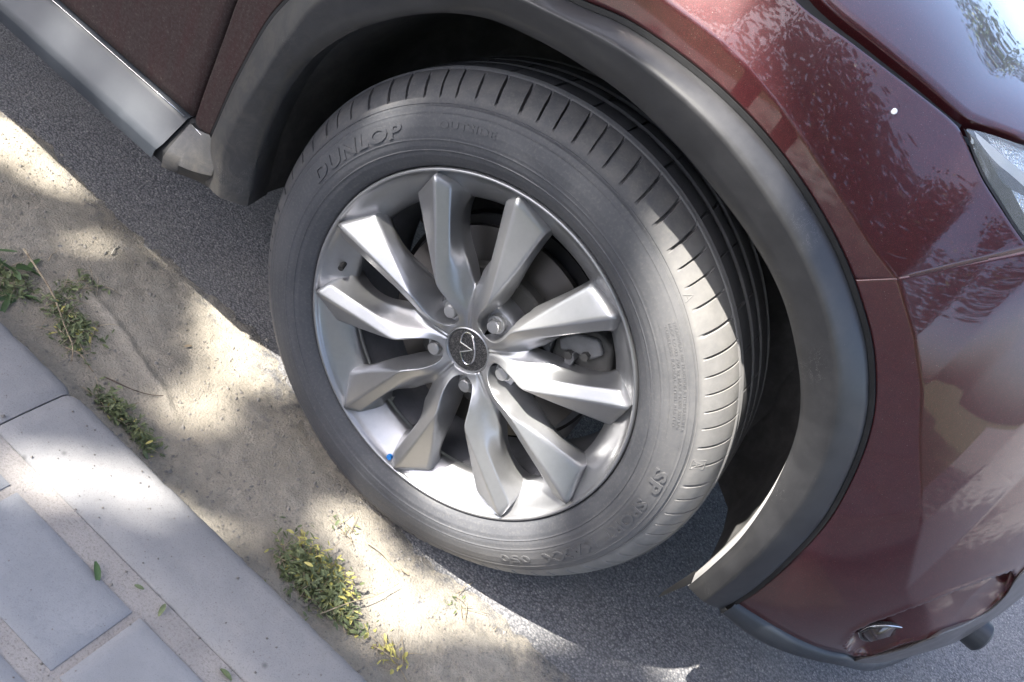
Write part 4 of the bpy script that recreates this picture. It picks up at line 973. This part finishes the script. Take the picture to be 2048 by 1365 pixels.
single((212, 812), .022, M_fresh, .2, 'bright green leaf at the top of the narrow weed strip', seed=3, w=.5)
single((190, 1125), .028, M_fresh, -.5, 'green leaf on the mortar joint beside the paver', z='kerb', seed=4, w=.3)
single((330, 1210), .016, M_weed, -1.2, 'small green leaf on the kerb joint right of the paver corner', z='kerb', seed=5, w=.4)
single((268, 1172), .012, M_weed, .4, 'tiny pale green leaf scrap in the joint by the paver edge', z='kerb', seed=6, w=.4)
single((440, 1340), .018, M_weed, .1, 'pale green leaf scrap on the kerb at the bottom edge', z='kerb', seed=7, w=.4)
single((598, 1065), .013, M_yel, -.3, 'yellow-green leaf in the sand above the largest clump', seed=8, w=.5)
single((800, 1143), .014, M_dry, .2, 'curled tan leaf at the end of the straw-coloured twig', seed=9, w=.5)
single((366, 700), .014, M_dry, 1.3, 'narrow tan seed husk on the sunlit dust', seed=10, w=.4)
# grit and bark crumbs: uncountable
rn = random.Random(5); vs, fs = [], []
def pebble(x, y, z, r, vs, fs):
    b = len(vs); ax = [rn.uniform(.6, 1.3) for _ in range(3)]; a0 = rn.uniform(0, 6)
    for k in range(6):
        d = [(1,0,0),(-1,0,0),(0,1,0),(0,-1,0),(0,0,1),(0,0,-1)][k]; dx, dy = d[0]*ax[0], d[1]*ax[1]
        vs.append((x + r*(dx*math.cos(a0)-dy*math.sin(a0)), y + r*(dx*math.sin(a0)+dy*math.cos(a0)), z + r*d[2]*ax[2]*.7))
    for t in ((0,2,4),(2,1,4),(1,3,4),(3,0,4),(2,0,5),(1,2,5),(3,1,5),(0,3,5)): fs.append(tuple(b+i for i in t))
for k in range(17000):
    x = rn.uniform(-1.35, .75); y = rn.uniform(KY + .003, edge_y(x) + .02); r = min(.0045, .0006 * math.exp(rn.gauss(.38, .6))); pebble(x, y, gz(x, y) + .0006, r, vs, fs)
g1 = mesh('grit', vs, fs, plastic('grit_stone', (.2, .185, .165), .85, .3), smooth=False); tag(g1, 'loose sandy grit scattered over the gutter', 'grit', kind='stuff')
vs, fs = [], []
for k in range(1500):
    x = rn.uniform(-.7, .45); y = rn.uniform(-.62, KY - .012); r = .0005 * math.exp(rn.gauss(.3, .55)); pebble(x, y, ZK + .0006, min(r, .003), vs, fs)
g2 = mesh('crumbs', vs, fs, plastic('crumb_stone', (.13, .12, .11), .85, .3), smooth=False); tag(g2, 'dark crumbs and grit scattered over kerb and pavers', 'grit', kind='stuff')
vs, fs = [], []
for k in range(34000):
    x = rn.uniform(-1.8, 1.9); y = rn.uniform(-.1, .95); 
    if y < edge_y(min(x, .65)) + .0 and x < .75: continue
    r = rn.uniform(.0009, .0022); pebble(x, y, GZ + .0002, r, vs, fs)
g3 = mesh('asphalt_chippings', vs, fs, M_asph, smooth=False); tag(g3, 'grey stone chippings proud of the asphalt surface', 'chippings', kind='stuff')

# ------------------------------------------------------------------ the photographer, standing behind the camera (seen only in the paint)
M_cloth = mat('dark_trousers', (.02, .02, .028), .85); M_skin = mat('skin', (.5, .33, .25), .55)
V3 = [(0,0,.95),(0,.02,1.12),(0,.01,1.32),(0,.0,1.46),(0,.05,1.56),(0,.09,1.68),(0,.10,1.74),
 (.10,0,.90),(.12,.05,.50),(.13,-.02,.10),(.13,.13,.05),(-.10,0,.90),(-.12,-.03,.50),(-.13,-.10,.10),(-.13,.05,.05),
 (.19,.0,1.42),(.24,.10,1.18),(.12,.36,1.10),(.07,.44,1.10),(-.19,.0,1.42),(-.24,.10,1.18),(-.12,.36,1.10),(-.07,.44,1.10)]
E3 = [(0,1),(1,2),(2,3),(3,4),(4,5),(5,6),(0,7),(7,8),(8,9),(9,10),(0,11),(11,12),(12,13),(13,14),(3,15),(15,16),(16,17),(17,18),(3,19),(19,20),(20,21),(21,22)]
R3 = [.15,.14,.16,.12,.055,.095,.075,.10,.065,.045,.04,.10,.065,.045,.04,.065,.045,.033,.028,.065,.045,.033,.028]
me = bpy.data.meshes.new('person'); me.from_pydata(V3, E3, []); person = bpy.data.objects.new('person', me); SC.collection.objects.link(person); me.materials.append(M_cloth)
person.modifiers.new('skin', 'SKIN'); sv_ = me.skin_vertices[0].data
for i, r in enumerate(R3): sv_[i].radius = (r, r * (.75 if i < 4 else 1)); sv_[i].use_root = (i == 0)
person.modifiers.new('sub', 'SUBSURF').levels = 2
person.location = (.235, -1.44, ZK + ZH); tag(person, 'person in dark clothes standing on the pavement by the kerb, arms held forward', 'person')
